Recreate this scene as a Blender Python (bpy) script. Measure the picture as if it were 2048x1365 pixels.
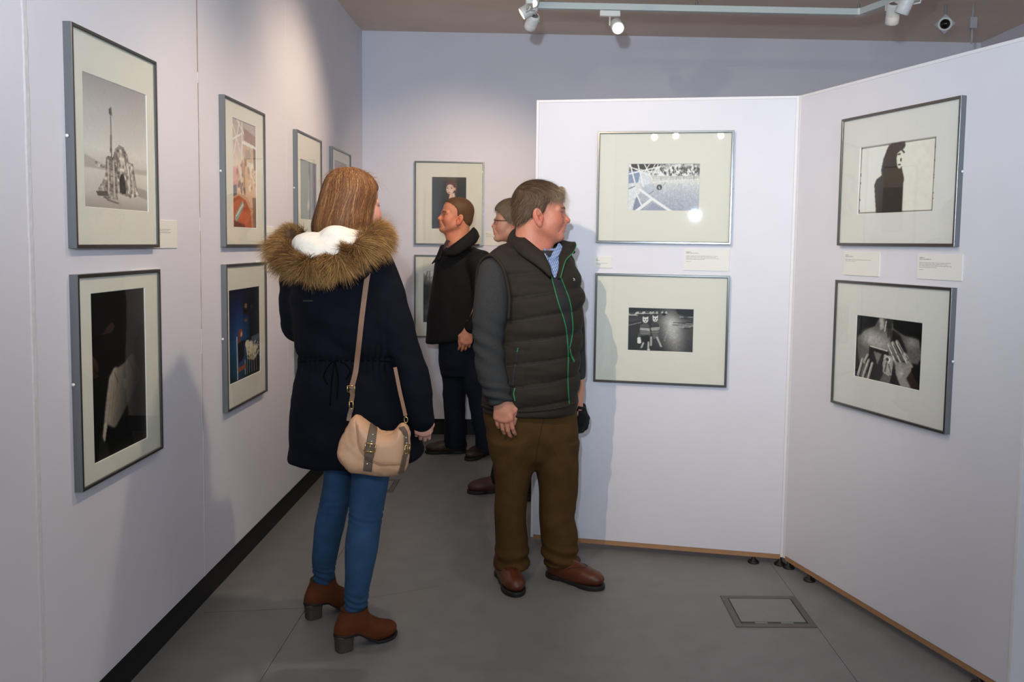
import bpy, bmesh, math, random
import numpy as np
from mathutils import Vector, Matrix
from mathutils.bvhtree import BVHTree

for _o in list(bpy.data.objects):
    bpy.data.objects.remove(_o)
scene = bpy.context.scene
COL = scene.collection
rnd = random.Random(7)
rng = np.random.default_rng(7)
PI = math.pi

# ------------------------------------------------------------------ camera
F_PX, CX, CY = 1674.04, 1100.45, 607.97
YAW, PITCH, ROLL = .0177, -.0717, .0153
CAM = np.array([0.0, 0.0, 1.47])


def cam_axes():
    c, s = math.cos(YAW), math.sin(YAW)
    fw = np.array([s * math.cos(PITCH), c * math.cos(PITCH), math.sin(PITCH)])
    r = np.array([c, -s, 0.0])
    u = np.cross(r, fw)
    a, b = math.cos(ROLL), math.sin(ROLL)
    return a * r + b * u, -b * r + a * u, fw


RX, RU, RF = cam_axes()
cam_d = bpy.data.cameras.new('camera')
cam_d.sensor_fit = 'HORIZONTAL'
cam_d.sensor_width = 36.0
cam_d.lens = 36.0 * F_PX / 2048.0
cam_d.shift_x = (1024.0 - CX) / 2048.0
cam_d.shift_y = (CY - 682.5) / 2048.0
cam_d.clip_start = .05
cam_o = bpy.data.objects.new('camera', cam_d)
COL.objects.link(cam_o)
_m = Matrix(((RX[0], RU[0], -RF[0], CAM[0]), (RX[1], RU[1], -RF[1], CAM[1]), (RX[2], RU[2], -RF[2], CAM[2]), (0, 0, 0, 1)))
cam_o.matrix_world = _m
scene.camera = cam_o

# ------------------------------------------------------------------ light
scene.view_settings.view_transform = 'Standard'
scene.view_settings.look = 'None'
scene.view_settings.exposure = 0.0
scene.view_settings.gamma = 1.0
scene.view_settings.use_curve_mapping = False
W = bpy.data.worlds.new('room_daylight')
scene.world = W
W.use_nodes = True
W.node_tree.nodes['Background'].inputs[0].default_value = (.62, .76, 1.0, 1)
W.node_tree.nodes['Background'].inputs[1].default_value = .17


def spot(name, loc, target, energy, col, angle, blend, size, parent=None):
    d = bpy.data.lights.new(name, 'SPOT')
    d.energy = energy
    d.color = col
    d.spot_size = math.radians(angle)
    d.spot_blend = blend
    d.shadow_soft_size = size
    o = bpy.data.objects.new(name, d)
    COL.objects.link(o)
    v = Vector(target) - Vector(loc)
    if parent is not None:
        o.parent = parent
        o.location = Vector(loc) - parent.location
    else:
        o.location = loc
    o.rotation_euler = v.to_track_quat('-Z', 'Y').to_euler()
    return o


WARM = (1.0, .78, .56)
# the photographer's flash, a hand above the lens
spot('camera_flash', (-.13, .03, 1.75), (.15, 4.0, 3.6), 292.0, (.70, .85, 1.0), 116, 1.0, .03)
_a = bpy.data.lights.new('fill_rear', 'AREA')  # unseen area fill added behind the camera to lift walls and floor
_a.shape = 'RECTANGLE'; _a.size = 2.8; _a.size_y = 1.6; _a.energy = 70.0; _a.color = (.74, .86, 1.0)
_ao = bpy.data.objects.new('fill_rear', _a)
COL.objects.link(_ao)
_ao.location = (1.75, -2.6, 2.3)
_ao.rotation_euler = (Vector((.2, 4.0, 1.9)) - Vector((1.75, -2.6, 2.3))).to_track_quat('-Z', 'Y').to_euler()


# ------------------------------------------------------------------ helpers
def lin1(c):
    c = c / 255.0
    return c / 12.92 if c <= .04045 else ((c + .055) / 1.055) ** 2.4


def rgb(r, g, b):
    return (lin1(r), lin1(g), lin1(b), 1.0)


def ray(px, py):
    d = RF + RX * (px - CX) / F_PX - RU * (py - CY) / F_PX
    return d


def at(px, py, Y):
    """point of the place seen at this pixel, at the depth Y it stands at"""
    d = ray(px, py)
    return CAM + d * (Y / d[1])


MATS = {}


def mat(name, col, rough=.6, metal=0.0, noise=0.0, nscale=40.0, bump=0.0, bscale=200.0, attr=None, spec=.5, emit=None, sheen=0.0, stretch=None):
    if name in MATS:
        return MATS[name]
    m = bpy.data.materials.new(name)
    m.use_nodes = True
    nt = m.node_tree
    p = nt.nodes['Principled BSDF']
    p.inputs['Roughness'].default_value = rough
    p.inputs['Metallic'].default_value = metal
    p.inputs['Specular IOR Level'].default_value = spec
    if sheen:
        p.inputs['Sheen Weight'].default_value = sheen
        p.inputs['Sheen Roughness'].default_value = .5
    src = None
    if attr:
        a = nt.nodes.new('ShaderNodeAttribute')
        a.attribute_name = attr
        src = a.outputs['Color']
    else:
        p.inputs['Base Color'].default_value = col
    tc = nt.nodes.new('ShaderNodeTexCoord')
    vec = tc.outputs['Object']
    if stretch:
        mp = nt.nodes.new('ShaderNodeMapping')
        mp.inputs['Scale'].default_value = stretch
        nt.links.new(vec, mp.inputs['Vector'])
        vec = mp.outputs['Vector']
    if noise:
        n = nt.nodes.new('ShaderNodeTexNoise')
        n.inputs['Scale'].default_value = nscale
        n.inputs['Detail'].default_value = 5
        nt.links.new(vec, n.inputs['Vector'])
        r = nt.nodes.new('ShaderNodeMapRange')
        r.inputs['From Min'].default_value = .25
        r.inputs['From Max'].default_value = .75
        r.inputs['To Min'].default_value = 1 - noise
        r.inputs['To Max'].default_value = 1 + noise
        nt.links.new(n.outputs['Fac'], r.inputs['Value'])
        mx = nt.nodes.new('ShaderNodeMix')
        mx.data_type = 'RGBA'
        mx.blend_type = 'MULTIPLY'
        mx.inputs['Factor'].default_value = 1.0
        if src is not None:
            nt.links.new(src, mx.inputs['A'])
        else:
            mx.inputs['A'].default_value = col
        nt.links.new(r.outputs['Result'], mx.inputs['B'])
        src = mx.outputs['Result']
    if src is not None:
        nt.links.new(src, p.inputs['Base Color'])
    if bump:
        n2 = nt.nodes.new('ShaderNodeTexNoise')
        n2.inputs['Scale'].default_value = bscale
        n2.inputs['Detail'].default_value = 4
        nt.links.new(vec, n2.inputs['Vector'])
        b = nt.nodes.new('ShaderNodeBump')
        b.inputs['Strength'].default_value = bump
        b.inputs['Distance'].default_value = .002
        nt.links.new(n2.outputs['Fac'], b.inputs['Height'])
        nt.links.new(b.outputs['Normal'], p.inputs['Normal'])
    if emit:
        p.inputs['Emission Color'].default_value = emit[0]
        p.inputs['Emission Strength'].default_value = emit[1]
    MATS[name] = m
    return m


def glass_mat():
    m = bpy.data.materials.new('picture_glass')
    m.use_nodes = True
    nt = m.node_tree
    nt.nodes.clear()
    out = nt.nodes.new('ShaderNodeOutputMaterial')
    mix = nt.nodes.new('ShaderNodeMixShader')
    tr = nt.nodes.new('ShaderNodeBsdfTransparent')
    tr.inputs['Color'].default_value = (.97, .98, .965, 1)
    gl = nt.nodes.new('ShaderNodeBsdfGlossy')
    gl.inputs['Roughness'].default_value = .02
    geo = nt.nodes.new('ShaderNodeNewGeometry')
    dot = nt.nodes.new('ShaderNodeVectorMath')
    dot.operation = 'DOT_PRODUCT'
    nt.links.new(geo.outputs['Incoming'], dot.inputs[0])
    nt.links.new(geo.outputs['Normal'], dot.inputs[1])

    def mth(op, a, b=None):
        n = nt.nodes.new('ShaderNodeMath')
        n.operation = op
        for i, q in enumerate((a, b)):
            if q is None:
                continue
            if isinstance(q, (int, float)):
                n.inputs[i].default_value = q
            else:
                nt.links.new(q, n.inputs[i])
        return n.outputs[0]
    # both faces of a thin pane: Schlick reflectance of glass
    k = mth('POWER', mth('SUBTRACT', 1.0, mth('ABSOLUTE', dot.outputs['Value'])), 5.0)
    fac = mth('MINIMUM', mth('MULTIPLY_ADD', k, .85), 1.0)
    fac.node.inputs[1].default_value = 1.0
    ma = fac.node.inputs[0].links[0].from_node
    ma.inputs[2].default_value = .07
    nt.links.new(fac, mix.inputs[0])
    nt.links.new(tr.outputs[0], mix.inputs[1])
    nt.links.new(gl.outputs[0], mix.inputs[2])
    nt.links.new(mix.outputs[0], out.inputs['Surface'])
    return m


class MB:
    """collects geometry for ONE mesh object"""
    def __init__(self):
        self.v = []
        self.f = []

    def add(self, vs, fs):
        o = len(self.v)
        self.v += [tuple(map(float, p)) for p in vs]
        self.f += [tuple(i + o for i in q) for q in fs]
        return self

    def box(self, x0, x1, y0, y1, z0, z1):
        vs = [(x, y, z) for x in (x0, x1) for y in (y0, y1) for z in (z0, z1)]
        return self.add(vs, [(0, 1, 3, 2), (4, 6, 7, 5), (0, 4, 5, 1), (2, 3, 7, 6), (0, 2, 6, 4), (1, 5, 7, 3)])

    def tube(self, path, rad, n=8, caps=True, flat=1.0, up=None):
        P = [Vector(p) for p in path]
        k = len(P)
        R = rad if hasattr(rad, '__len__') else [rad] * k
        o = []
        t0 = (P[1] - P[0]).normalized()
        a = Vector((0, 0, 1)) if abs(t0.z) < .9 else Vector((1, 0, 0))
        if up is not None:
            a = Vector(up)
        s = t0.cross(a).normalized()
        for i in range(k):
            t = (P[min(i + 1, k - 1)] - P[max(i - 1, 0)]).normalized()
            s = (s - t * s.dot(t)).normalized()
            b = t.cross(s)
            for j in range(n):
                an = 2 * PI * j / n
                o.append(P[i] + (s * math.cos(an) + b * math.sin(an) * flat) * R[i])
        fs = [(i * n + j, i * n + (j + 1) % n, (i + 1) * n + (j + 1) % n, (i + 1) * n + j) for i in range(k - 1) for j in range(n)]
        if caps:
            fs += [tuple(range(n - 1, -1, -1)), tuple((k - 1) * n + j for j in range(n))]
        return self.add(o, fs)

    def lathe(self, prof, n=24, origin=(0, 0, 0), axis=(0, 0, 1), caps=True):
        ax = Vector(axis).normalized()
        q = Vector((0, 0, 1)).rotation_difference(ax)
        vs, fs = [], []
        for r, z in prof:
            for j in range(n):
                a = 2 * PI * j / n
                vs.append(Vector(origin) + q @ Vector((r * math.cos(a), r * math.sin(a), z)))
        for i in range(len(prof) - 1):
            for j in range(n):
                fs.append((i * n + j, i * n + (j + 1) % n, (i + 1) * n + (j + 1) % n, (i + 1) * n + j))
        if caps:
            fs += [tuple(range(n - 1, -1, -1)), tuple((len(prof) - 1) * n + j for j in range(n))]
        return self.add(vs, fs)

    def prism(self, poly, axis, d0, d1):
        """2D polygon (u, v) extruded along axis 'x' or 'y' or 'z'"""
        n = len(poly)
        def P(u, v, d):
            return {'x': (d, u, v), 'y': (u, d, v), 'z': (u, v, d)}[axis]
        vs = [P(u, v, d0) for u, v in poly] + [P(u, v, d1) for u, v in poly]
        fs = [tuple(range(n)), tuple(range(2 * n - 1, n - 1, -1))]
        fs += [(i, i + n, (i + 1) % n + n, (i + 1) % n) for i in range(n)]
        return self.add(vs, fs)

    def build(self, name, m, parent=None, smooth=False, bevel=0.0, world=False, segs=2):
        return obj(name, self.v, self.f, m, parent, smooth, bevel, world, segs)


def obj(name, v, f, m, parent=None, smooth=False, bevel=0.0, world=False, segs=2, col=None):
    me = bpy.data.meshes.new(name)
    v = np.asarray(v, float)
    if world and parent is not None:
        b = np.array(parent.location)
        if parent.parent is not None:
            b = b + np.array(parent.parent.location)
        v = v - b
    if isinstance(f, np.ndarray):
        nf, k = f.shape
        me.vertices.add(len(v))
        me.vertices.foreach_set('co', np.ascontiguousarray(v, dtype=np.float32).ravel())
        me.loops.add(nf * k)
        me.loops.foreach_set('vertex_index', np.ascontiguousarray(f, dtype=np.int32).ravel())
        me.polygons.add(nf)
        me.polygons.foreach_set('loop_start', np.arange(0, nf * k, k, dtype=np.int32))
        me.update(calc_edges=True)
    else:
        me.from_pydata(v.tolist(), [], f)
    if not isinstance(f, np.ndarray):
        bm = bmesh.new()
        bm.from_mesh(me)
        bmesh.ops.recalc_face_normals(bm, faces=bm.faces)
        if bevel:
            es = [e for e in bm.edges if len(e.link_faces) == 2 and e.calc_face_angle(0) > .5]
            bmesh.ops.bevel(bm, geom=es, offset=bevel, segments=segs, affect='EDGES', profile=.5)
        bm.to_mesh(me)
        bm.free()
    if col is not None:
        a = me.color_attributes.new('Col', 'FLOAT_COLOR', 'POINT')
        c = np.ones((len(v), 4), np.float32)
        c[:, :3] = col
        a.data.foreach_set('color', c.ravel())
    if smooth:
        me.polygons.foreach_set('use_smooth', np.ones(len(me.polygons), dtype=bool))
    me.materials.append(m)
    o = bpy.data.objects.new(name, me)
    COL.objects.link(o)
    if parent is not None:
        o.parent = parent
    return o


def empty(name, loc, rz=0.0):
    o = bpy.data.objects.new(name, None)
    o.empty_display_size = .05
    COL.objects.link(o)
    o.location = loc
    o.rotation_euler = (0, 0, rz)
    return o


def tag(o, label, cat, group=None, kind=None):
    if label:
        o['label'] = label
    if cat:
        o['category'] = cat
    if group:
        o['group'] = group
    if kind:
        o['kind'] = kind
    return o


def struct(o):
    o['kind'] = 'structure'
    return o
# ------------------------------------------------------------------ the setting
XL, YB, XR, ZC = -1.2955, 6.2733, 3.274, 3.005
GAP = .133
wall_m = mat('white_wall_paint', rgb(226, 223, 231), .62, noise=.025, nscale=3.0, bump=.10, bscale=260)
panel_m = mat('white_panel_paint', rgb(228, 226, 232), .55, noise=.02, nscale=4.0, bump=.06, bscale=300)
filler_m = mat('white_joint_filler', rgb(224, 221, 225), .62, noise=.06, nscale=60, bump=.5, bscale=90)
rust_m = mat('bare_joint_edge', rgb(158, 128, 116), .8, noise=.4, nscale=18)
black_m = mat('black_plinth', rgb(16, 15, 15), .6)
floor_m = mat('grey_floor_vinyl', rgb(126, 126, 124), .45, noise=.10, nscale=9.0, bump=.12, bscale=120)
seam_m = mat('dark_seam', rgb(84, 83, 80), .9)
ceil_m = mat('brown_grey_ceiling', rgb(226, 207, 190), .85, noise=.07, nscale=2.5, bump=.2, bscale=60)
wood_m = mat('raw_plywood_edge', rgb(178, 132, 92), .6, noise=.15, nscale=30, stretch=(1, 1, 8))
rubber_m = mat('black_rubber', rgb(14, 14, 14), .5)

# floor: vinyl sheets two metres wide with hairline joints over a dark screed
fl = struct(MB().box(-2.95, 5.2, -3.0, 6.5, -.06, -.004).build('floor', seam_m))
xs = [-2.95, -.900, 1.112, 3.12, 5.2]
for i in range(4):
    MB().box(xs[i] + .0010, xs[i + 1] - .0010, -3.0, 6.5, -.004, 0.0).build('vinyl_sheet', floor_m, fl)
cr = [(-1.29, 3.221), (-1.1, 3.243), (-.919, 3.268), (-.80, 3.315), (-.679, 3.367), (-.55, 3.419), (-.406, 3.494)]
mb = MB()
for a, b in zip(cr[:-1], cr[1:]):
    w = .0010
    mb.add([(a[0], a[1] - w, .0004), (b[0], b[1] - w, .0004), (b[0], b[1] + w, .0004), (a[0], a[1] + w, .0004)], [(0, 1, 2, 3)])
mb.build('floor_crack', seam_m, fl)

ce = struct(MB().box(-1.6, 3.6, -3.0, 6.6, ZC, ZC + .12).build('ceiling', ceil_m))

# left wall: boards 1.1 m wide with filled vertical joints
wl = struct(MB().box(XL - .16, XL - .03, -1.3, YB + .16, 0.0, ZC).build('wall_left', black_m))
ys = [-1.15, -.05, 1.06, 2.174, 3.261, 4.394, 5.50, YB]
for i in range(7):
    if i == 6:
        continue
    y1 = ys[i + 1] if i < 5 else YB
    MB().box(XL - .03, XL, ys[i] + .003, y1 - .003, GAP, ZC).build('wall_board', wall_m, wl, bevel=.002)
for k, yy in enumerate((2.174, 3.261, 4.394)):
    # lumpy strip of filler along the joint
    n = 120
    vs, fs = [], []
    for i in range(n + 1):
        z = GAP + (ZC - GAP) * i / n
        w0 = .008 + .002 * rnd.random() + (.006 if k == 0 else 0)
        h = .0006 + .0008 * rnd.random() + (.0006 if k == 0 else 0)
        c = rnd.uniform(-.0012, .0012)
        vs += [(XL - .0005, yy - w0 + c, z), (XL + h, yy - w0 * .5 + c, z), (XL + h * rnd.uniform(.3, 1), yy + w0 * .5 + c, z), (XL - .0005, yy + w0 + c, z)]
    for i in range(n):
        for j in range(3):
            fs.append((i * 4 + j, i * 4 + j + 1, i * 4 + j + 5, i * 4 + j + 4))
    obj('joint_strip', vs, fs, filler_m, wl)
mb = MB()
for z0, z1, w0 in ((2.10, 2.98, .0040), (1.55, 2.06, .0022), (1.12, 1.50, .0014), (.72, 1.02, .0010)):
    mb.box(XL + .0005, XL + .0018, 3.2560 - w0, 3.2560, z0, z1)
mb.build('bare_edge', rust_m, wl)
struct(MB().box(XL - .028, XL - .064 + .001, -1.3, YB + .06, 0, GAP).build('baseboard_left', black_m))

wb = struct(MB().box(XL - .03, XR + .03, YB, YB + .12, GAP, ZC).build('wall_back', wall_m))
struct(MB().box(XL - .06, XR, YB + .060, YB + .11, 0, GAP + .01).build('baseboard_back', black_m))
struct(MB().box(XR, XR + .12, 1.0, YB + .12, 0, ZC).build('wall_right', wall_m))

# floor boxes (flush metal frames with an inlaid lid)
steel_m = mat('grey_floor_box_metal', rgb(104, 99, 92), .42, .4, noise=.08, nscale=30)
inlay_m = mat('floor_box_inlay', rgb(130, 129, 124), .45, noise=.08, nscale=12)


def floor_box(x, y, sx, sy, label):
    r = empty('floor_box', (x, y, 0))
    tag(r, label, 'floor box')
    w = .026
    for (x0, x1, y0, y1) in ((-sx, sx, -sy, -sy + w), (-sx, sx, sy - w, sy), (-sx, -sx + w, -sy + w, sy - w), (sx - w, sx, -sy + w, sy - w)):
        MB().box(x0, x1, y0, y1, 0.0, .0035).build('frame_side', steel_m, r, bevel=.001)
    g = .004
    MB().box(-sx + w, sx - w, -sy + w, sy - w, 0.0, .0006).build('gap', black_m, r)
    MB().box(-sx + w + g, sx - w - g, -sy + w + g + .014, sy - w - g, .0006, .0030).build('lid', inlay_m, r, bevel=.0008)
    n = 5
    L = (2 * (sx - w - g)) / n
    for i in range(n):
        a = -sx + w + g + i * L
        MB().box(a + .001, a + L - .001, -sy + w + g, -sy + w + g + .011, .0006, .0026 if i % 2 else .0016).build('cable_flap', inlay_m if i % 2 else seam_m, r)
    return r


floor_box(.9524, 3.2708, .158, .143, 'square metal floor box with inlaid lid in front of the corner panels')
floor_box(-.97, 4.965, .148, .13, 'floor box partly hidden behind the legs in blue jeans')

# ------------------------------------------------------------------ free-standing corner panels
AX, AY, AA, BA = 1.1598, 3.7554, -.2038, -1.249
edge_m = mat('white_panel_edging', rgb(236, 233, 234), .45)


def display_panel(name, label, org, ang, u0, u1, feet, end_at):
    r = empty(name, (org[0], org[1], 0), ang)
    tag(r, label, 'display panel')
    T = .062
    z0, z1 = .052, 2.143
    MB().box(u0 + .012, u1 - .012, 0, T, z0, z1 - .012).build('board', panel_m, r, bevel=.0015)
    MB().box(u0, u0 + .012, -.0015, T + .0015, z0 - .012, z1).build('edge_strip', edge_m, r, bevel=.001)
    MB().box(u1 - .012, u1, -.0015, T + .0015, z0 - .012, z1).build('edge_strip', edge_m, r, bevel=.001)
    MB().box(u0 + .012, u1 - .012, -.0008, T + .0008, z1 - .012, z1).build('top_strip', edge_m, r, bevel=.001)
    MB().box(u0 + .012, u1 - .012, .003, T - .003, z0 - .022, z0).build('bottom_rail', wood_m, r)
    for u in feet:
        mb = MB()
        mb.lathe([(.026, 0), (.027, .004), (.022, .010), (.010, .016), (.009, .030)], 20, (u, .012, 0))
        mb.build('levelling_foot', rubber_m, r, smooth=True)
    return r


display_panel('display_panel', 'white free-standing panel behind the man in the quilted vest', (AX, AY), AA, -1.192, -.0005, (-1.10, -.131, -.012), 1)
display_panel('display_panel', 'white free-standing panel at the right, angled towards the camera', (AX, AY), BA, .0005, 1.236, (.03, .182, 1.106), 1)
# corner post where the two panels meet
cpx, cpy = AX + .004, AY + .006
pm = MB()
pm.prism([(AX + .0025, AY + .0015), (AX + .0560, AY + .0215), (AX + .0400, AY + .0480), (AX + .0140, AY + .0585)], 'z', .036, 2.140)
po = pm.build('panel_corner_post', edge_m, None, bevel=.001)
tag(po, 'narrow white corner post joining the two free-standing panels', 'post')
# ------------------------------------------------------------------ painted prints (flat print, one colour per grid point)
def s2l(a):
    return np.where(a <= .04045, a / 12.92, ((a + .055) / 1.055) ** 2.4)


def vnoise(h, w, cells, seed, oct=4, aspect=1.0):
    g = np.random.default_rng(seed)
    out = np.zeros((h, w)); amp = 1.0; tot = 0
    for o in range(oct):
        ny, nx = max(2, int(cells * (2 ** o))), max(2, int(cells * (2 ** o) * aspect))
        t = g.random((ny + 2, nx + 2))
        y = np.linspace(0, ny - 1e-6, h); x = np.linspace(0, nx - 1e-6, w)
        yi, xi = y.astype(int), x.astype(int)
        fy, fx = (y - yi)[:, None], (x - xi)[None, :]
        fy = fy * fy * (3 - 2 * fy); fx = fx * fx * (3 - 2 * fx)
        a = t[yi][:, xi]; b = t[yi][:, xi + 1]; c = t[yi + 1][:, xi]; d = t[yi + 1][:, xi + 1]
        out += amp * ((a * (1 - fx) + b * fx) * (1 - fy) + (c * (1 - fx) + d * fx) * fy)
        tot += amp; amp *= .5
    return out / tot


class Cv:
    """small canvas; coordinates 0..1, y down; colours are sRGB 0..255"""
    def __init__(s, w, h, col):
        s.w, s.h = w, h
        s.a = np.ones((h, w, 3)) * np.array(col, float) / 255.0
        s.X, s.Y = np.meshgrid((np.arange(w) + .5) / w, (np.arange(h) + .5) / h)

    def blend(s, m, col):
        c = np.array(col, float) / 255.0 if not isinstance(col, np.ndarray) else col
        s.a = s.a * (1 - m[..., None]) + c * m[..., None]

    def vgrad(s, stops):
        ys = [q[0] for q in stops]
        s.a = np.stack([np.interp(s.Y, ys, [q[1][k] for q in stops]) for k in range(3)], -1) / 255.0

    def poly(s, pts, col, al=1.0, soft=0.0):
        x, y = s.X, s.Y
        ins = np.zeros(x.shape, bool)
        n = len(pts)
        for i in range(n):
            x1, y1 = pts[i]; x2, y2 = pts[(i + 1) % n]
            c = ((y1 > y) != (y2 > y)) & (x < (x2 - x1) * (y - y1) / ((y2 - y1) if y2 != y1 else 1e-9) + x1)
            ins ^= c
        m = ins.astype(float)
        if soft:
            m = s.blur(m, soft)
        s.blend(m * al, col)
        return m

    @staticmethod
    def blur(m, r):
        for _ in range(int(r)):
            m = (m + np.roll(m, 1, 0) + np.roll(m, -1, 0) + np.roll(m, 1, 1) + np.roll(m, -1, 1)) / 5
        return m

    def ell(s, cx, cy, rx, ry, col, al=1.0, ang=0.0, soft=.15):
        c, t = math.cos(ang), math.sin(ang)
        dx, dy = s.X - cx, (s.Y - cy)
        u, v = (dx * c + dy * t) / rx, (-dx * t + dy * c) / ry
        d = np.sqrt(u * u + v * v)
        m = np.clip((1 - d) / max(soft, 1e-3), 0, 1)
        s.blend(m * al, col)

    def line(s, x1, y1, x2, y2, w, col, al=1.0):
        ax, ay = (x2 - x1), (y2 - y1)
        t = np.clip(((s.X - x1) * ax + (s.Y - y1) * ay) / (ax * ax + ay * ay + 1e-9), 0, 1)
        asp = s.h / s.w
        d = np.sqrt((s.X - x1 - t * ax) ** 2 + ((s.Y - y1 - t * ay) * asp) ** 2)
        m = np.clip((w - d) / (1.0 / s.w) + .5, 0, 1)
        s.blend(m * al, col)

    def grain(s, amt, seed, cells=30, asp=1.0):
        s.a = np.clip(s.a * (1 + amt * (vnoise(s.h, s.w, cells, seed, 3, asp)[..., None] - .5) * 2), 0, 1)


def pic_desert():
    c = Cv(104, 200, (200, 196, 192))
    c.vgrad([(0, (160, 155, 153)), (.25, (188, 184, 181)), (.55, (216, 212, 207)), (.66, (200, 195, 190)), (.70, (212, 206, 200)), (.88, (198, 191, 184)), (1, (160, 153, 147))])
    c.poly([(0, .60), (.2, .64), (.33, .665), (.33, .70), (0, .70)], (168, 161, 155), .7, 2)
    c.poly([(.75, .655), (1, .645), (1, .69), (.75, .69)], (172, 165, 159), .7, 2)
    rock = (172, 164, 156)
    c.poly([(.40, .86), (.43, .60), (.47, .52), (.53, .485), (.60, .495), (.655, .545), (.68, .61), (.75, .615), (.78, .70), (.80, .80), (.86, .87), (.70, .90), (.55, .875)], rock)
    c.poly([(.18, .90), (.20, .85), (.26, .80), (.31, .74), (.33, .60), (.36, .585), (.46, .59), (.47, .70), (.50, .92), (.35, .93)], (158, 150, 142))
    c.line(.415, .59, .412, .21, .006, (92, 86, 82)); c.line(.405, .55, .412, .42, .014, (120, 113, 108))
    c.ell(.405, .235, .022, .03, (88, 82, 78)); c.line(.42, .2, .43, .26, .006, (96, 90, 86))
    c.ell(.575, .79, .05, .085, (48, 44, 42), 1, 0, .1); c.poly([(.525, .79), (.625, .79), (.625, .87), (.525, .865)], (52, 47, 45))
    n = vnoise(c.h, c.w, 34, 3, 3, .8); m = ((c.Y > .5) & (c.Y < .93) & (c.X > .17) & (c.X < .87)).astype(float)
    bright = (c.a.mean(-1) < .68).astype(float)
    c.a = np.clip(c.a * (1 + ((n - .5) * 1.5 * m * bright)[..., None]), 0, 1)
    for k in range(9):
        x = .33 + .018 * k; c.line(x, .6 + .01 * (k % 3), x + .02, .92, .004, (92, 85, 80), .6)
    for y in (.64, .68, .735, .80, .85):
        c.line(.33, y, .48, y + .012, .007, (84, 77, 73), .7)
    for x1, y1, x2, y2 in ((.53, .485, .60, .495), (.60, .495, .655, .545), (.655, .545, .68, .61), (.68, .61, .75, .615), (.75, .615, .80, .80), (.80, .80, .86, .87), (.62, .56, .66, .70), (.70, .66, .72, .86), (.64, .70, .66, .88), (.50, .55, .50, .72), (.76, .72, .78, .88)):
        c.line(x1, y1, x2, y2, .007, (104, 96, 90), .75)
    for x1, y1, x2, y2 in ((.56, .53, .57, .66), (.68, .66, .69, .84), (.36, .62, .36, .88), (.44, .62, .45, .9), (.61, .60, .62, .68), (.74, .70, .76, .86), (.26, .83, .30, .88)):
        c.line(x1, y1, x2, y2, .012, (206, 199, 190), .8)
    c.poly([(.17, .87), (.34, .86), (.36, .90), (.20, .905)], (96, 90, 85)); c.line(.34, .93, .5, .95, .012, (110, 103, 97))
    c.poly([(.80, .80), (1, .82), (1, .90), (.86, .88)], (120, 113, 107), .5, 3)
    c.grain(.025, 4, 60)
    return c


def pic_shell():
    c = Cv(90, 190, (7, 8, 9))
    c.ell(.5, .3, .6, .4, (12, 13, 13), .8, 0, 1.0)
    body = [(.25, .80), (.20, .90), (.17, .86), (.22, .70), (.30, .52), (.40, .465), (.47, .475), (.60, .455), (.70, .42), (.76, .42), (.78, .47), (.88, .56), (.84, .60), (.76, .62), (.66, .70), (.52, .78), (.38, .84)]
    m = c.poly(body, (150, 140, 128), 1, 2)
    sh = np.clip((c.X - .35) * 2.2 + (c.Y - .55) * .9, 0, 1)
    c.a = c.a * (1 - (m * sh * .82)[..., None])
    for k in range(7):
        c.line(.36 + .05 * k, .50, .26 + .055 * k, .80, .006, (92, 84, 76), .35)
    c.poly([(.25, .8), (.20, .90), (.17, .86), (.20, .78)], (176, 164, 150), 1, 1)
    c.line(.4, .5, .46, .57, .01, (70, 62, 55), .7); c.line(.68, .45, .75, .52, .018, (26, 22, 20), .9)
    c.grain(.12, 9, 40)
    return c


def pic_street():
    c = Cv(80, 160, (206, 180, 160))
    c.vgrad([(0, (172, 160, 158)), (.2, (190, 172, 164)), (.4, (220, 204, 190)), (.62, (214, 178, 148)), (1, (178, 118, 82))])
    for x1, y1, x2, y2 in ((.02, .05, .35, .3), (.3, .02, .08, .32), (.42, .02, .40, .34), (.02, .2, .4, .12), (.2, .0, .6, .16)):
        c.line(x1, y1, x2, y2, .018, (232, 222, 214), .9)
    c.poly([(.5, .06), (1, .10), (1, .2), (.5, .17)], (150, 112, 104), .9); c.poly([(.42, .18), (1, .2), (1, .23), (.42, .21)], (236, 226, 216))
    c.poly([(.47, .22), (.88, .24), (.86, .37), (.47, .36)], (196, 168, 130), .9); c.ell(.66, .30, .13, .05, (170, 150, 140)); c.poly([(.88, .22), (1, .23), (1, .44), (.9, .43)], (120, 92, 72))
    g = np.random.default_rng(5)
    for k in range(60):
        x, y = g.uniform(.0, 1), g.uniform(.40, .66)
        cc = [(236, 222, 206), (196, 150, 124), (150, 110, 92), (226, 196, 176), (120, 92, 84)][int(g.integers(5))]
        c.ell(x, y, g.uniform(.03, .07), g.uniform(.02, .05), cc, .85, g.uniform(-.4, .4), .4)
    c.poly([(.02, .45), (.18, .44), (.2, .66), (.02, .68)], (214, 150, 160), .8, 1); c.poly([(.02, .62), (.18, .6), (.17, .7), (.02, .72)], (88, 96, 104), .9, 1)
    c.poly([(.5, .42), (.62, .40), (.66, .62), (.48, .62)], (206, 168, 132), .8, 1); c.ell(.56, .38, .05, .04, (150, 108, 70))
    c.poly([(.0, .74), (.25, .70), (.55, .74), (.75, .84), (.78, 1), (0, 1)], (170, 82, 50), 1, 1); c.ell(.5, .90, .28, .09, (190, 96, 60), .8, 0, .5)
    c.poly([(.08, .90), (.42, .74), (.48, .79), (.14, .96)], (120, 158, 150), 1); c.line(.16, .89, .42, .78, .02, (220, 226, 214), .7)
    c.poly([(.84, .70), (1, .70), (1, 1), (.86, 1)], (104, 54, 36), .9, 1); c.poly([(0, .93), (.5, .97), (.5, 1), (0, 1)], (74, 28, 26), .9, 1)
    c.grain(.10, 6, 50)
    return c


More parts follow.
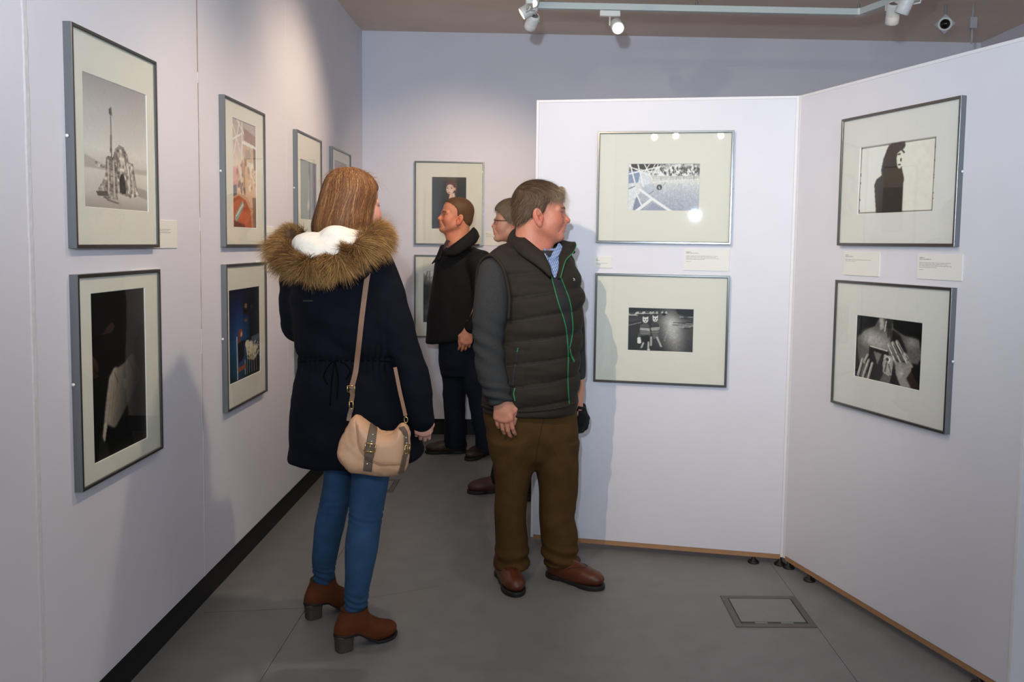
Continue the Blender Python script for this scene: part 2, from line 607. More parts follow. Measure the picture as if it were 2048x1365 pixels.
def pic_blue_room():
    c = Cv(100, 160, (20, 40, 90))
    c.vgrad([(0, (10, 14, 40)), (.3, (24, 52, 110)), (.6, (34, 92, 142)), (.9, (30, 80, 110)), (1, (20, 44, 60))])
    sh = np.clip(np.abs(c.X - .32) * 1.5, 0, 1)
    c.a = c.a * (1 - sh * .85)[..., None]
    c.poly([(.62, 0), (1, 0), (1, 1), (.7, 1)], (12, 12, 26), .8, 4)
    c.poly([(.46, .15), (.62, .16), (.62, .30), (.46, .28)], (22, 18, 18), 1, 1); c.ell(.54, .2, .05, .03, (120, 90, 66)); c.ell(.54, .36, .07, .03, (120, 92, 60), .8, 0, .6); c.ell(.74, .22, .05, .03, (60, 46, 44), .8)
    c.ell(.36, .475, .065, .04, (140, 74, 40)); c.ell(.39, .50, .03, .03, (220, 160, 130)); c.poly([(.30, .47), (.36, .46), (.36, .60), (.29, .60)], (120, 64, 36), 1, 1)
    c.poly([(.27, .60), (.40, .57), (.52, .58), (.62, .55), (.62, .60), (.48, .63), (.46, .78), (.30, .82)], (14, 13, 18))
    c.poly([(.30, .82), (.48, .76), (.52, .84), (.36, .88)], (40, 66, 104)); c.line(.25, .52, .26, .98, .012, (206, 206, 206)); c.line(.5, .8, .5, .96, .01, (170, 166, 160)); c.poly([(.28, .86), (.52, .84), (.52, .89), (.28, .91)], (140, 78, 50))
    c.poly([(.52, .64), (.70, .60), (.92, .66), (.95, .78), (.80, .84), (.58, .80)], (196, 186, 160), 1, 1); c.ell(.58, .63, .08, .05, (206, 196, 170))
    for k in range(10):
        c.line(.58 + .036 * k, .76, .56 + .04 * k, .96, .009, (26, 24, 28) if k % 2 else (150, 140, 120), .8)
    c.ell(.84, .52, .09, .07, (16, 18, 26)); c.poly([(.70, .56), (.98, .55), (1, .66), (.78, .68)], (92, 100, 112), .8, 2)
    for k in range(26):
        g = np.random.default_rng(100 + k); c.ell(g.uniform(.55, .98), g.uniform(.62, .80), .03, .012, (232, 224, 204) if k % 2 else (40, 36, 40), .8, g.uniform(-1, 1), .5)
    c.grain(.15, 12, 40)
    return c


def pic_door():
    c = Cv(70, 70, (140, 142, 138))
    c.poly([(.0, 0), (.55, 0), (.55, 1), (0, 1)], (124, 128, 124)); c.poly([(.6, 0), (1, 0), (1, 1), (.6, 1)], (128, 122, 138)); c.poly([(.53, 0), (.62, 0), (.62, 1), (.53, 1)], (60, 62, 66))
    c.ell(.54, .5, .05, .3, (180, 176, 166), .6); c.ell(.5, .75, .08, .1, (200, 196, 186), .7); c.grain(.1, 3, 20)
    return c


def pic_mauve():
    c = Cv(60, 80, (150, 128, 142)); c.vgrad([(0, (158, 136, 146)), (.5, (128, 112, 134)), (1, (90, 80, 96))]); c.grain(.15, 8, 12)
    return c


def pic_portrait():
    c = Cv(80, 120, (52, 50, 45))
    c.vgrad([(0, (60, 50, 36)), (.15, (46, 42, 34)), (.6, (34, 31, 26)), (1, (28, 22, 18))])
    c.ell(.55, .02, .35, .08, (116, 90, 58), .7, 0, 1.0)
    c.poly([(.1, 1), (.25, .75), (.42, .52), (.80, .50), (.95, .7), (1, 1)], (30, 28, 27), 1, 2)
    c.ell(.57, .16, .17, .10, (92, 48, 32)); c.ell(.68, .2, .06, .07, (84, 44, 32))
    c.poly([(.52, .33), (.66, .30), (.68, .40), (.78, .46), (.58, .50), (.48, .46)], (212, 176, 158), 1, 1)
    c.ell(.53, .235, .125, .105, (220, 184, 168), 1, 0, .2); c.ell(.665, .23, .03, .035, (206, 156, 138))
    for x in (.455, .57):
        c.ell(x, .215, .028, .010, (58, 40, 36)); c.line(x - .035, .195, x + .03, .190, .006, (122, 76, 58))
    c.line(.50, .22, .485, .262, .006, (180, 138, 122), .8); c.ell(.505, .30, .035, .010, (156, 84, 80)); c.poly([(.1, .97), (.35, .965), (.35, 1), (.1, 1)], (120, 58, 44), .8)
    c.grain(.1, 2, 30)
    return c


def pic_tree():
    c = Cv(80, 90, (44, 44, 40))
    c.vgrad([(0, (214, 208, 200)), (.16, (150, 142, 134)), (.3, (40, 38, 34)), (1, (26, 24, 22))])
    n = vnoise(c.h, c.w, 8, 21, 4); c.a = np.clip(c.a * (.45 + 1.1 * n)[..., None], 0, 1)
    for k in range(12):
        g = np.random.default_rng(k); x = g.random(); c.line(x, 0, x + g.uniform(-.2, .2), .5, .008, (50, 40, 36), .7)
    c.poly([(0, .75), (1, .7), (1, .8), (0, .85)], (90, 86, 80), .5, 3); c.grain(.2, 5, 30)
    return c


def pic_stadium():
    c = Cv(142, 93, (188, 190, 196))
    n1 = vnoise(93, 142, 22, 31, 3, 1.6)
    c.vgrad([(0, (150, 148, 146)), (.25, (190, 186, 182)), (.36, (206, 204, 200)), (.6, (176, 178, 186)), (1, (150, 154, 166))])
    top = (c.Y < .26).astype(float)
    c.a = np.clip(c.a * (1 + ((n1 - .5) * 1.9 * top)[..., None]), 0, 1)
    g = np.random.default_rng(3)
    for k in range(46):
        x, y = g.uniform(.38, 1), g.uniform(.08, .24); c.poly([(x, y), (x + g.uniform(.006, .02), y - .05), (x + .022, y + .03)], (58, 55, 54), .85)
    for k in range(60):
        x = g.uniform(.34, 1); c.line(x, .27, x + g.uniform(-.02, .02), g.uniform(.31, .36), .002, (140, 136, 132), .6)
    c.poly([(.03, 0), (.45, 0), (.33, .16), (.02, .16)], (52, 46, 44)); c.poly([(0, .16), (.18, .14), (.14, .40), (0, .42)], (128, 140, 166)); c.poly([(.18, .16), (.3, .2), (.3, .5), (.14, .4)], (204, 207, 214), .9, 2)
    for x1, y1, x2, y2, w in ((.02, 0, .10, .42, .010), (.13, 0, .22, .5, .009), (.22, 0, .34, .34, .007), (.30, 0, .22, .2, .006), (.0, .22, .45, .06, .009), (.0, .05, .3, .25, .007), (.38, 0, .30, .22, .006), (.42, 0, .35, .25, .006), (.08, .10, .45, .2, .005)):
        c.line(x1, y1, x2, y2, w, (232, 229, 222))
    c.poly([(0, .42), (.14, .40), (.2, .55), (.1, .75), (.07, 1), (0, 1)], (206, 206, 208)); c.poly([(.07, .98), (.12, .7), (.2, .85), (.17, 1)], (124, 130, 150))
    for k in range(90):
        x, y = g.uniform(.3, 1), g.uniform(.40, 1); c.line(x, y, x + g.uniform(-.01, .01), y + g.uniform(.03, .10), .0022, (128, 132, 146) if k % 2 else (214, 216, 222), .5)
    c.poly([(.16, .5), (.34, .42), (.42, .55), (.30, .65)], (164, 172, 186), .5, 3)
    c.line(.34, .40, .65, .35, .003, (236, 234, 230)); c.line(.65, .35, 1, .33, .003, (230, 230, 230))
    c.line(.17, .55, .38, .78, .018, (232, 230, 224)); c.line(.38, .78, .62, 1.02, .020, (232, 230, 224)); c.line(.33, .76, .13, 1.0, .022, (230, 228, 222)); c.line(.06, .45, .2, .9, .010, (228, 226, 222)); c.line(.0, .54, .09, .48, .006, (90, 90, 94))
    c.poly([(.35, .83), (.56, 1), (.27, 1)], (140, 146, 164), .9)
    c.ell(.44, .50, .042, .065, (70, 72, 78)); c.line(.435, .49, .445, .53, .006, (224, 224, 224)); c.line(.36, .58, .3, .64, .004, (96, 98, 104)); c.line(.5, .45, .52, .4, .003, (100, 100, 104))
    c.grain(.10, 17, 50)
    return c


def pic_masks():
    c = Cv(142, 96, (80, 78, 76))
    c.vgrad([(0, (40, 38, 38)), (.12, (70, 68, 66)), (.3, (120, 118, 115)), (.6, (108, 106, 103)), (1, (58, 56, 55))])
    sh = np.exp(-((c.X - .66 - (c.Y - .3) * .12) / .16) ** 2)
    c.a = c.a * (.42 + 1.05 * sh)[..., None] + .05
    c.poly([(0, .34), (.38, .26), (.36, .5), (.2, 1), (0, 1)], (42, 40, 40), .85, 2)
    for x, y, w in ((.06, .17, .1), (.2, .13, .1), (.29, .12, .09), (.41, .11, .05), (.55, .10, .05)):
        c.ell(x, y, w, .05, (190, 188, 184), .9); c.ell(x, y + .035, w * .9, .02, (40, 38, 38), .9); c.poly([(x - w * .5, y - .045), (x + w * .5, y - .045), (x + w * .3, y), (x - w * .3, y)], (46, 44, 44), .8)
    c.ell(.545, .14, .035, .035, (22, 22, 22)); c.poly([(.72, .02), (1, .02), (1, .2), (.76, .12)], (24, 23, 23), .9, 2)
    for k in range(22):
        g = np.random.default_rng(50 + k); x, y = g.uniform(.68, 1), g.uniform(.18, .45); c.line(x, y, x + g.uniform(.05, .15), y + .005, .006, (30, 30, 30) if k % 2 else (190, 188, 186), .7)
    c.line(0, .42, .2, .34, .006, (140, 138, 134)); c.line(.56, .75, .62, .45, .006, (170, 168, 165), .5); c.line(.75, .9, .73, .6, .006, (150, 148, 146), .4)
    for hx, hy, s in ((.265, .285, 1), (.415, .255, .92)):
        c.ell(hx, hy, .047 * s, .072 * s, (222, 219, 214)); c.poly([(hx - .045, hy - .03), (hx - .04, hy - .09), (hx - .01, hy - .05)], (214, 211, 206)); c.poly([(hx + .045, hy - .03), (hx + .04, hy - .09), (hx + .01, hy - .05)], (214, 211, 206))
        c.ell(hx - .016, hy - .01, .010, .016, (24, 24, 24)); c.ell(hx + .022, hy - .01, .010, .016, (24, 24, 24)); c.ell(hx + .004, hy + .03, .014, .016, (120, 118, 114))
    c.poly([(.19, .40), (.24, .36), (.31, .37), (.34, .48), (.34, .64), (.21, .66), (.17, .62)], (82, 80, 78)); c.poly([(.36, .36), (.42, .33), (.47, .36), (.49, .5), (.47, .56), (.38, .58)], (58, 56, 55))
    for y in (.48, .51):
        c.line(.19, y, .33, y + .01, .006, (206, 203, 198)); c.line(.36, y - .01, .48, y - .03, .006, (206, 203, 198))
    for y in (.56, .60):
        c.line(.2, y, .34, y, .007, (130, 128, 124)); c.line(.37, y - .04, .47, y - .05, .006, (150, 148, 144))
    c.poly([(.21, .65), (.33, .63), (.34, .80), (.25, .82)], (24, 23, 23)); c.poly([(.37, .58), (.45, .56), (.48, .68), (.40, .72)], (96, 94, 90))
    for x1, y1, x2, y2 in ((.24, .82, .21, .94), (.32, .80, .32, .95), (.36, .68, .36, .86), (.45, .68, .52, .90)):
        c.line(x1, y1, x2, y2, .014, (168, 165, 160))
    c.ell(.215, .96, .022, .03, (40, 38, 38)); c.ell(.325, .97, .025, .022, (200, 198, 194)); c.ell(.52, .92, .03, .025, (50, 48, 48)); c.line(.17, .64, .16, .76, .012, (90, 88, 86)); c.poly([(.15, .70), (.19, .68), (.21, .80), (.19, .84), (.145, .82)], (226, 224, 220))
    c.grain(.14, 23, 50)
    return c


def pic_silhouette():
    c = Cv(150, 105, (232, 229, 218))
    c.a = c.a * (1 - .06 * c.X[..., None])
    hair = [(.40, .035), (.44, .01), (.60, .0), (.615, .06), (.60, .10), (.54, .14), (.505, .22), (.515, .30), (.535, .37), (.555, .375), (.575, .34), (.585, .40), (.60, .46), (.615, .52), (.605, .62), (.605, 1), (.26, 1), (.235, .75), (.22, .58), (.25, .50), (.32, .45), (.305, .38), (.33, .22), (.37, .10)]
    c.poly(hair, (44, 37, 33), 1, 1)
    c.poly([(.515, .16), (.56, .14), (.585, .20), (.588, .27), (.57, .32), (.575, .36), (.555, .385), (.525, .36), (.51, .26)], (236, 224, 206), 1, 1); c.line(.525, .18, .55, .175, .008, (46, 38, 34)); c.ell(.565, .26, .012, .03, (60, 48, 42)); c.ell(.545, .325, .022, .014, (52, 40, 36)); c.line(.57, .12, .60, .16, .010, (44, 37, 33))
    for x1, y1, x2, y2 in ((.02, .02, .98, .02), (.02, .02, .012, .98), (.012, .98, .975, .985), (.98, .02, .975, .985)):
        c.line(x1, y1, x2, y2, .0035, (28, 25, 24))
    g = np.random.default_rng(1)
    for k in range(14):
        t = g.random(); c.ell(.02 if k % 2 else .978, t, .006, .02, (28, 25, 24))
    c.grain(.03, 2, 20)
    return c


def pic_hands():
    c = Cv(132, 100, (10, 10, 11))
    skin = (168, 163, 158)
    c.poly([(.02, .36), (.16, .22), (.30, .14), (.36, 0), (.56, 0), (.58, .14), (.72, .22), (.95, .26), (1, .5), (.95, .62), (.62, .60), (.56, 1), (.1, 1), (.04, .6)], (96, 93, 90), 1, 2)
    c.ell(.25, .35, .22, .2, (196, 192, 187), .9, .3, .9); c.ell(.42, .40, .2, .2, (180, 175, 170), .8, 0, .9); c.poly([(.56, .16), (.68, .22), (.80, .48), (.62, .52), (.54, .34)], (20, 20, 20), .95, 4); c.ell(.86, .32, .12, .12, (150, 146, 142), .8, .3, .9)
    c.poly([(.36, .0), (.42, 0), (.44, .16), (.38, .2)], (190, 186, 181), .8, 2); c.poly([(.45, .0), (.56, 0), (.55, .26), (.50, .30)], (30, 30, 30), .85, 2); c.line(.47, .05, .45, .2, .008, (224, 220, 215), .8)
    for k in range(16):
        g = np.random.default_rng(k); x, y = g.uniform(.06, .5), g.uniform(.25, .5); c.line(x, y, x + g.uniform(-.04, .04), y + g.uniform(.02, .1), .003, (110, 106, 102), .5)
    c.poly([(.22, .47), (.52, .50), (.55, .62), (.40, 1), (.2, 1)], (34, 33, 33), 1, 1); c.line(.24, .47, .5, .50, .008, (208, 204, 198)); c.poly([(.29, .54), (.42, .56), (.36, .74)], (120, 116, 112), 1, 1)
    c.poly([(.46, .56), (.60, .58), (.58, .86), (.53, .88), (.45, .84), (.44, .70)], (164, 160, 155)); c.poly([(.48, .58), (.57, .60), (.53, .7)], (210, 206, 200)); c.ell(.51, .63, .025, .03, (60, 58, 56)); c.line(.50, .68, .48, .82, .008, (70, 67, 65)); c.line(.53, .7, .57, .82, .008, (90, 86, 84))
    for x1, y1, x2, y2, w in ((.52, .40, .66, .68, .024), (.58, .37, .74, .68, .025), (.64, .34, .83, .66, .025), (.76, .50, .87, .66, .02)):
        c.line(x1, y1, x2, y2, w, (150, 146, 141)); c.line(x1 - .01, y1, x2 - .016, y2, w * .35, (214, 210, 204), .8); c.line(x1 + .02, y1 + .03, x2 + .02, y2, w * .25, (36, 35, 35), .9)
        c.ell(x1 * .5 + x2 * .5, y1 * .5 + y2 * .5, .02, .02, (104, 100, 97), .8)
    c.poly([(.62, .64), (.86, .62), (.86, .74), (.80, .86), (.88, 1), (.72, 1), (.64, .82)], (142, 138, 134), 1, 2); c.ell(.72, .8, .05, .09, (192, 188, 182), .8, .4, .9)
    for x1, y1, x2, y2 in ((.12, .70, .06, .96), (.22, .70, .14, .98), (.28, .74, .22, 1.0), (.20, .62, .15, .74)):
        c.line(x1, y1, x2, y2, .022, (146, 142, 138)); c.line(x1 - .01, y1, x2 - .01, y2, .008, (204, 200, 195), .8); c.line(x1 + .025, y1, x2 + .025, y2, .008, (26, 26, 26), .9)
    c.grain(.16, 41, 40)
    return c


# ------------------------------------------------------------------ frames
alu_m = mat('brushed_aluminium', rgb(134, 138, 140), .36, .92, noise=.08, nscale=300, stretch=(1, 1, .03))
lip_m = mat('darker_lip_metal', rgb(116, 115, 112), .28, .9, noise=.06, nscale=300)  # front lip faces of the rails, darker than their sides
mount_m = mat('cream_mount_board', rgb(236, 233, 222), .8, noise=.012, nscale=90)
mount2_m = mat('white_mount_board', rgb(232, 231, 226), .8, noise=.012, nscale=90)
core_m = mat('mount_bevel_core', rgb(248, 247, 242), .8)
back_m = mat('backing_board', rgb(120, 100, 78), .9)
print_m = mat('photo_print', (1, 1, 1, 1), .42, attr='Col', spec=.3)
glass_m = glass_mat()
clip_m = mat('white_security_clip', rgb(238, 238, 236), .4)
FS, FL, FT = .5133, .6169, .024
FRAMES = []


def picture(label, loc, rz, landscape, win, cv, mount=mount_m, group=None):
    """win = print opening (x0, x1, z0, z1) from the frame's lower middle"""
    Wd, Hd = (FL, FS) if landscape else (FS, FL)
    r = empty('framed_photograph', loc, rz)
    tag(r, label, 'framed picture', 'framed photographs on the gallery walls')
    hw, t, lip = Wd / 2, FT, .0105
    def rail(a, b):
        # a mitred length of aluminium section from outer corner a to b (x, z), inner side to the left
        (ax, az), (bx, bz) = a, b
        L = math.hypot(bx - ax, bz - az)
        dx, dz = (bx - ax) / L, (bz - az) / L
        nx, nz = -dz, dx
        prof = [(0, 0), (0, -t + .001), (.001, -t), (lip - .002, -t), (lip, -t + .0015), (lip, -t + .005), (.003, -t + .005), (.003, 0)]
        vs = []
        for (o, d) in prof:
            vs.append((ax + dx * o + nx * o, d, az + dz * o + nz * o))
        for (o, d) in prof:
            vs.append((bx - dx * o + nx * o, d, bz - dz * o + nz * o))
        n = len(prof)
        fs = [(i, (i + 1) % n, (i + 1) % n + n, i + n) for i in range(n)] + [tuple(range(n)), tuple(range(2 * n - 1, n - 1, -1))]
        ro = obj('frame_rail', vs, fs, alu_m, r)
        ro.data.materials.append(lip_m)
        for i in (2, 3, 4):
            ro.data.polygons[i].material_index = 1
    c = [(-hw, 0), (hw, 0), (hw, Hd), (-hw, Hd)]
    for i in range(4):
        rail(c[i], c[(i + 1) % 4])
    MB().box(-hw + .004, hw - .004, -.009, -.004, .004, Hd - .004).build('backing_board', back_m, r)
    x0, x1, z0, z1 = win
    yf, yb = -.0155, -.0125
    o = [(-hw + .004, .004), (hw - .004, .004), (hw - .004, Hd - .004), (-hw + .004, Hd - .004)]
    i1 = [(x0 - .0018, z0 - .0018), (x1 + .0018, z0 - .0018), (x1 + .0018, z1 + .0018), (x0 - .0018, z1 + .0018)]
    vs = [(x, yf, z) for x, z in o] + [(x, yf, z) for x, z in i1]
    vs += [(x, yb, z) for x, z in o]
    fs = [(i, (i + 1) % 4, (i + 1) % 4 + 4, i + 4) for i in range(4)] + [(i, i + 8, (i + 1) % 4 + 8, (i + 1) % 4) for i in range(4)]
    mo = obj('mount', vs, fs, mount, r)
    i2 = [(x0, z0), (x1, z0), (x1, z1), (x0, z1)]
    obj('bevel', [(x, yf, z) for x, z in i1] + [(x, yb, z) for x, z in i2], [(i, (i + 1) % 4, (i + 1) % 4 + 4, i + 4) for i in range(4)], core_m, mo)
    # the print: one vertex per painted point
    h, w = cv.h, cv.w
    gx = np.linspace(x0 - .001, x1 + .001, w); gz = np.linspace(z1 + .001, z0 - .001, h)
    GX, GZ = np.meshgrid(gx, gz)
    v = np.stack([GX.ravel(), np.full(w * h, yb - .0002 + .0008), GZ.ravel()], 1)
    idx = np.arange(w * h).reshape(h, w)
    f = np.stack([idx[1:, :-1].ravel(), idx[1:, 1:].ravel(), idx[:-1, 1:].ravel(), idx[:-1, :-1].ravel()], 1)
    obj('print', v, f, print_m, r, col=np.clip(s2l(cv.a) * 1.25, 0, .9).reshape(-1, 3))
    g = MB().add([(-hw + .005, -.0182, .005), (hw - .005, -.0182, .005), (hw - .005, -.0182, Hd - .005), (-hw + .005, -.0182, Hd - .005)], [(0, 1, 2, 3)])
    g.build('glass', glass_m, r)
    for sx in (-1, 1):
        mb = MB()
        mb.lathe([(.0045, 0), (.005, .002), (.004, .004), (.0015, .005)], 10, (sx * (hw + .001), -.006, Hd * .5), (sx, 0, 0))
        mb.build('security_clip', clip_m, r, smooth=True)
    return r


def onleft(y, zc):
    return (XL, y, zc - FL / 2), PI / 2


def onback(x, zc):
    return (x, YB, zc - FL / 2), 0.0


def onpanel(ang, u, zc):
    return (AX + u * math.cos(ang) - 0 * math.sin(ang), AY + u * math.sin(ang), zc - FS / 2), ang


def win_l(yc, zc, y0, y1, z0, z1):
    return (y0 - yc, y1 - yc, z0 - zc + FL / 2, z1 - zc + FL / 2)


l, r = onleft(2.6011, 1.7455)
picture('framed sepia photograph of a ruined stone hut and mast in a desert', l, r, False, win_l(2.601, 1.7455, 2.411, 2.796, 1.556, 1.933), pic_desert())
l, r = onleft(2.6011, 1.0556)
picture('framed black photograph of a pale seashell fragment, lower left wall', l, r, False, win_l(2.601, 1.0556, 2.428, 2.758, .808, 1.305), pic_shell())
l, r = onleft(3.7207, 1.7455)
picture('framed warm colour photograph of a crowded street scene', l, r, False, win_l(3.7207, 1.7455, 3.577, 3.870, 1.521, 1.978), pic_street())
l, r = onleft(3.7207, 1.0556)
picture('framed photograph of a seated woman in a dark blue room', l, r, False, win_l(3.7207, 1.0556, 3.512, 3.900, .857, 1.252), pic_blue_room())
l, r = onleft(4.757, 1.7455)
picture('framed grey-green photograph on the left wall behind the brown-haired head', l, r, False, win_l(4.757, 1.7455, 4.587, 4.925, 1.585, 1.906), pic_door())
l, r = onleft(4.757, 1.0556)
picture('frame low on the left wall, mostly hidden behind the navy parka', l, r, False, win_l(4.757, 1.0556, 4.587, 4.925, .9, 1.22), pic_mauve())
l, r = onleft(5.5321, 1.7455)
picture('farthest frame on the left wall, mauve print, beside the back corner', l, r, False, win_l(5.5321, 1.7455, 5.355, 5.71, 1.53, 1.977), pic_mauve())
l, r = onback(-.650, 1.7565)
picture('framed portrait of a red-haired woman on the back wall', l, r, False, (-.128, .124, 1.569 - 1.7565 + FL / 2, 1.949 - 1.7565 + FL / 2), pic_portrait())
l, r = onback(-.650, 1.064)
picture('lower frame on the back wall with dark woodland print, behind the black jacket', l, r, False, (-.188, .188, .869 - 1.064 + FL / 2, 1.253 - 1.064 + FL / 2), pic_tree())
l, r = onpanel(AA, -.5877, 1.7345)
picture('framed photograph of stadium girders, upper picture behind the vest', l, r, True, (-.162, .160, 1.6305 - 1.7345 + FS / 2, 1.842 - 1.7345 + FS / 2), pic_stadium())
l, r = onpanel(AA, -.5877, 1.0795)
picture('framed black and white photograph of two masked children on a wet road', l, r, True, (-.148, .150, .979 - 1.0795 + FS / 2, 1.177 - 1.0795 + FS / 2), pic_masks())
l, r = onpanel(BA, .630, 1.7375)
picture('framed photograph of a dark hooded silhouette in profile, right panel', l, r, True, (-.198, .196, 1.608 - 1.7375 + FS / 2, 1.869 - 1.7375 + FS / 2), pic_silhouette(), mount2_m)
l, r = onpanel(BA, .630, 1.0825)
picture('framed black and white photograph of hands on a bare chest', l, r, True, (-.178, .171, .958 - 1.0825 + FS / 2, 1.203 - 1.0825 + FS / 2), pic_hands(), mount2_m)

# ------------------------------------------------------------------ caption cards
card_m = mat('caption_card', rgb(236, 234, 226), .7)
ink_m = mat('grey_ink', rgb(140, 138, 136), .8)


def card(label, loc, rz, w, h, lines):
    r = empty('caption_card', loc, rz)
    tag(r, label, 'caption card', 'caption cards beside the photographs')
    MB().box(0, w, -.004, 0, 0, h).build('board', card_m, r, bevel=.0005)
    mb = MB()
    z = h - .014
    for gap, frac, bold in lines:
        z -= gap
        x = .010
        end = .010 + (w - .02) * frac
        while x < end:
            wl_ = rnd.uniform(.006, .018)
            x2 = min(x + wl_, end)
            hh = .0011 if bold else .0007
            mb.add([(x, -.0042, z - hh), (x2, -.0042, z - hh), (x2, -.0042, z + hh), (x, -.0042, z + hh)], [(0, 1, 2, 3)])
            x = x2 + .002
    mb.build('lettering', ink_m, r)
    return r


LN = [(0, .12, 1), (.0055, .3, 1), (.0125, .78, 0), (.0055, .72, 0), (.0055, .8, 0), (.0055, .45, 0), (.009, .12, 0)]
LS = [(0, .1, 1), (.0055, .25, 1), (.0125, .8, 0), (.0055, .35, 0)]
card('white caption card at the lower right of the desert ruin picture', (XL, 2.800, 1.434), PI / 2, .245, .097, LN)
card('caption card mostly hidden behind the black seashell picture', (XL, 2.70, 1.313), PI / 2, .197, .053, LS)
card('caption card at the lower right of the crowded street picture', (XL, 3.99, 1.435), PI / 2, .17, .097, LS)
card('caption card beside the upper edge of the dark blue room picture', (XL, 3.90, 1.315), PI / 2, .19, .055, LS)
card('caption card on the back wall beside the portrait', (-.388, YB, 1.449), 0, .19, .104, LS)


def pcard(label, ang, u, z, w, h, lines):
    card(label, (AX + u * math.cos(ang), AY + u * math.sin(ang), z), ang, w, h, lines)


pcard('wide caption card under the stadium girders picture', AA, -.489, 1.357, .206, .099, LN)
pcard('small caption card beside the shadow of the man in the vest', AA, -.905, 1.360, .085, .054, LS)
pcard('left caption card under the hooded silhouette picture', BA, .345, 1.361, .210, .095, LS)
pcard('right caption card under the hooded silhouette picture', BA, .752, 1.363, .207, .091, LN)
# ------------------------------------------------------------------ lighting track and ceiling fittings
track_m = mat('white_track', rgb(206, 214, 210), .4)
lampw_m = mat('white_lamp_enamel', rgb(238, 236, 230), .35)
lampg_m = mat('grey_lamp_heatsink', rgb(120, 118, 114), .5)
lens_on = mat('lit_lens', (1, 1, 1, 1), .3, emit=((1.0, .80, .52, 1), 14.0))
lens_off = mat('dark_lens', rgb(60, 58, 54), .2)
wire_m = mat('steel_wire', rgb(150, 150, 148), .3, .8)
ZT = 2.75
tr = empty('lighting_track', (-.05, 4.62, ZT))
tag(tr, 'white ceiling track bent at two corners, carrying the spotlights', 'light track')
cA, cB = (-.05, 4.62), (1.742, 4.622)
for p, q in ((cA, cB), (cA, (-.05, .4)), (cB, (2.95, 1.2))):
    v = Vector((q[0] - p[0], q[1] - p[1], 0)); L = v.length; v.normalize(); n = Vector((-v.y, v.x, 0)) * .017
    mb = MB()
    P = Vector((p[0], p[1], 0)); Q = P + v * L
    vs = []
    for z in (-.017, .017):
        vs += [P - n + Vector((0, 0, z + ZT)), Q - n + Vector((0, 0, z + ZT)), Q + n + Vector((0, 0, z + ZT)), P + n + Vector((0, 0, z + ZT))]
    mb.add(vs, [(0, 1, 2, 3), (7, 6, 5, 4), (0, 4, 5, 1), (1, 5, 6, 2), (2, 6, 7, 3), (3, 7, 4, 0)])
    mb.build('track_section', track_m, tr, world=True, bevel=.002)
for p in (cA, cB):
    MB().box(p[0] - .022, p[0] + .022, p[1] - .022, p[1] + .022, ZT - .018, ZT + .019).build('corner_joint', lampw_m, tr, world=True, bevel=.003)
for x, y in ((1.725, 4.60), (.85, 4.62), (-.05, 3.4), (2.33, 2.95)):
    mb = MB().lathe([(.008, 0), (.008, .02), (.002, .022), (.0015, ZC - ZT - .017)], 8, (x, y, ZT + .017))
    mb.build('suspension_wire', wire_m, tr, world=True)


def track_lamp(label, top, can, d, on, energy, adir=(1, 0), alen=.11, tgt=None, ang=55, soft=.028, rad=.034, length=.088):
    """top = where it clips on the track, can = middle of the can, d = aim direction"""
    t, c, d = Vector(top), Vector(can), Vector(d).normalized()
    r = empty('track_spotlight', t)
    tag(r, label, 'spotlight', 'spotlights on the ceiling track')
    a = Vector((adir[0], adir[1], 0)).normalized(); n = Vector((-a.y, a.x, 0)) * .016
    vs = []
    for z in (-.030, 0.0):
        vs += [t - a * alen * .5 - n + Vector((0, 0, z)), t + a * alen * .5 - n + Vector((0, 0, z)), t + a * alen * .5 + n + Vector((0, 0, z)), t - a * alen * .5 + n + Vector((0, 0, z))]
    MB().add(vs, [(0, 1, 2, 3), (7, 6, 5, 4), (0, 4, 5, 1), (1, 5, 6, 2), (2, 6, 7, 3), (3, 7, 4, 0)]).build('adapter', lampw_m, r, world=True, bevel=.003)
    j = t + Vector((0, 0, -.03))
    side = d.cross(Vector((0, 0, 1)))
    if side.length < .1:
        side = Vector((1, 0, 0))
    side.normalize()
    k = c + side * (rad + .006)
    MB().tube([j, j + Vector((0, 0, -.012)), Vector((k.x, k.y, j.z - .014)), k], .0045, 8).build('yoke', lampw_m, r, world=True, smooth=True)
    b = c - d * length * .5
    R = rad
    cn = MB().lathe([(R * .72, 0), (R * .92, .004), (R, .010), (R, length * .55), (R * 1.0, length * .56), (R * .97, length * .58), (R, length * .60), (R, length - .002), (R * .95, length), (R * .86, length - .002), (R * .84, length - .010)], 28, b, d, caps=False)
    can_o = cn.build('can', lampw_m, r, world=True, smooth=True)
    MB().lathe([(R * .72, .001), (R * .4, .0005), (.002, 0)], 28, b, d).build('heatsink', lampg_m, r, world=True)
    MB().lathe([(R * .84, 0), (R * .5, .003), (.002, .004)], 28, b + d * (length - .011), d).build('lens', lens_on if on else lens_off, r, world=True, smooth=True)
    if on and energy:
        e = c + d * (length * .5 + .012)
        spot('lamp_beam', e, e + d, energy, WARM, ang, 1.0, soft, r)
    return r


def aim(a, b):
    return Vector(b) - Vector(a)


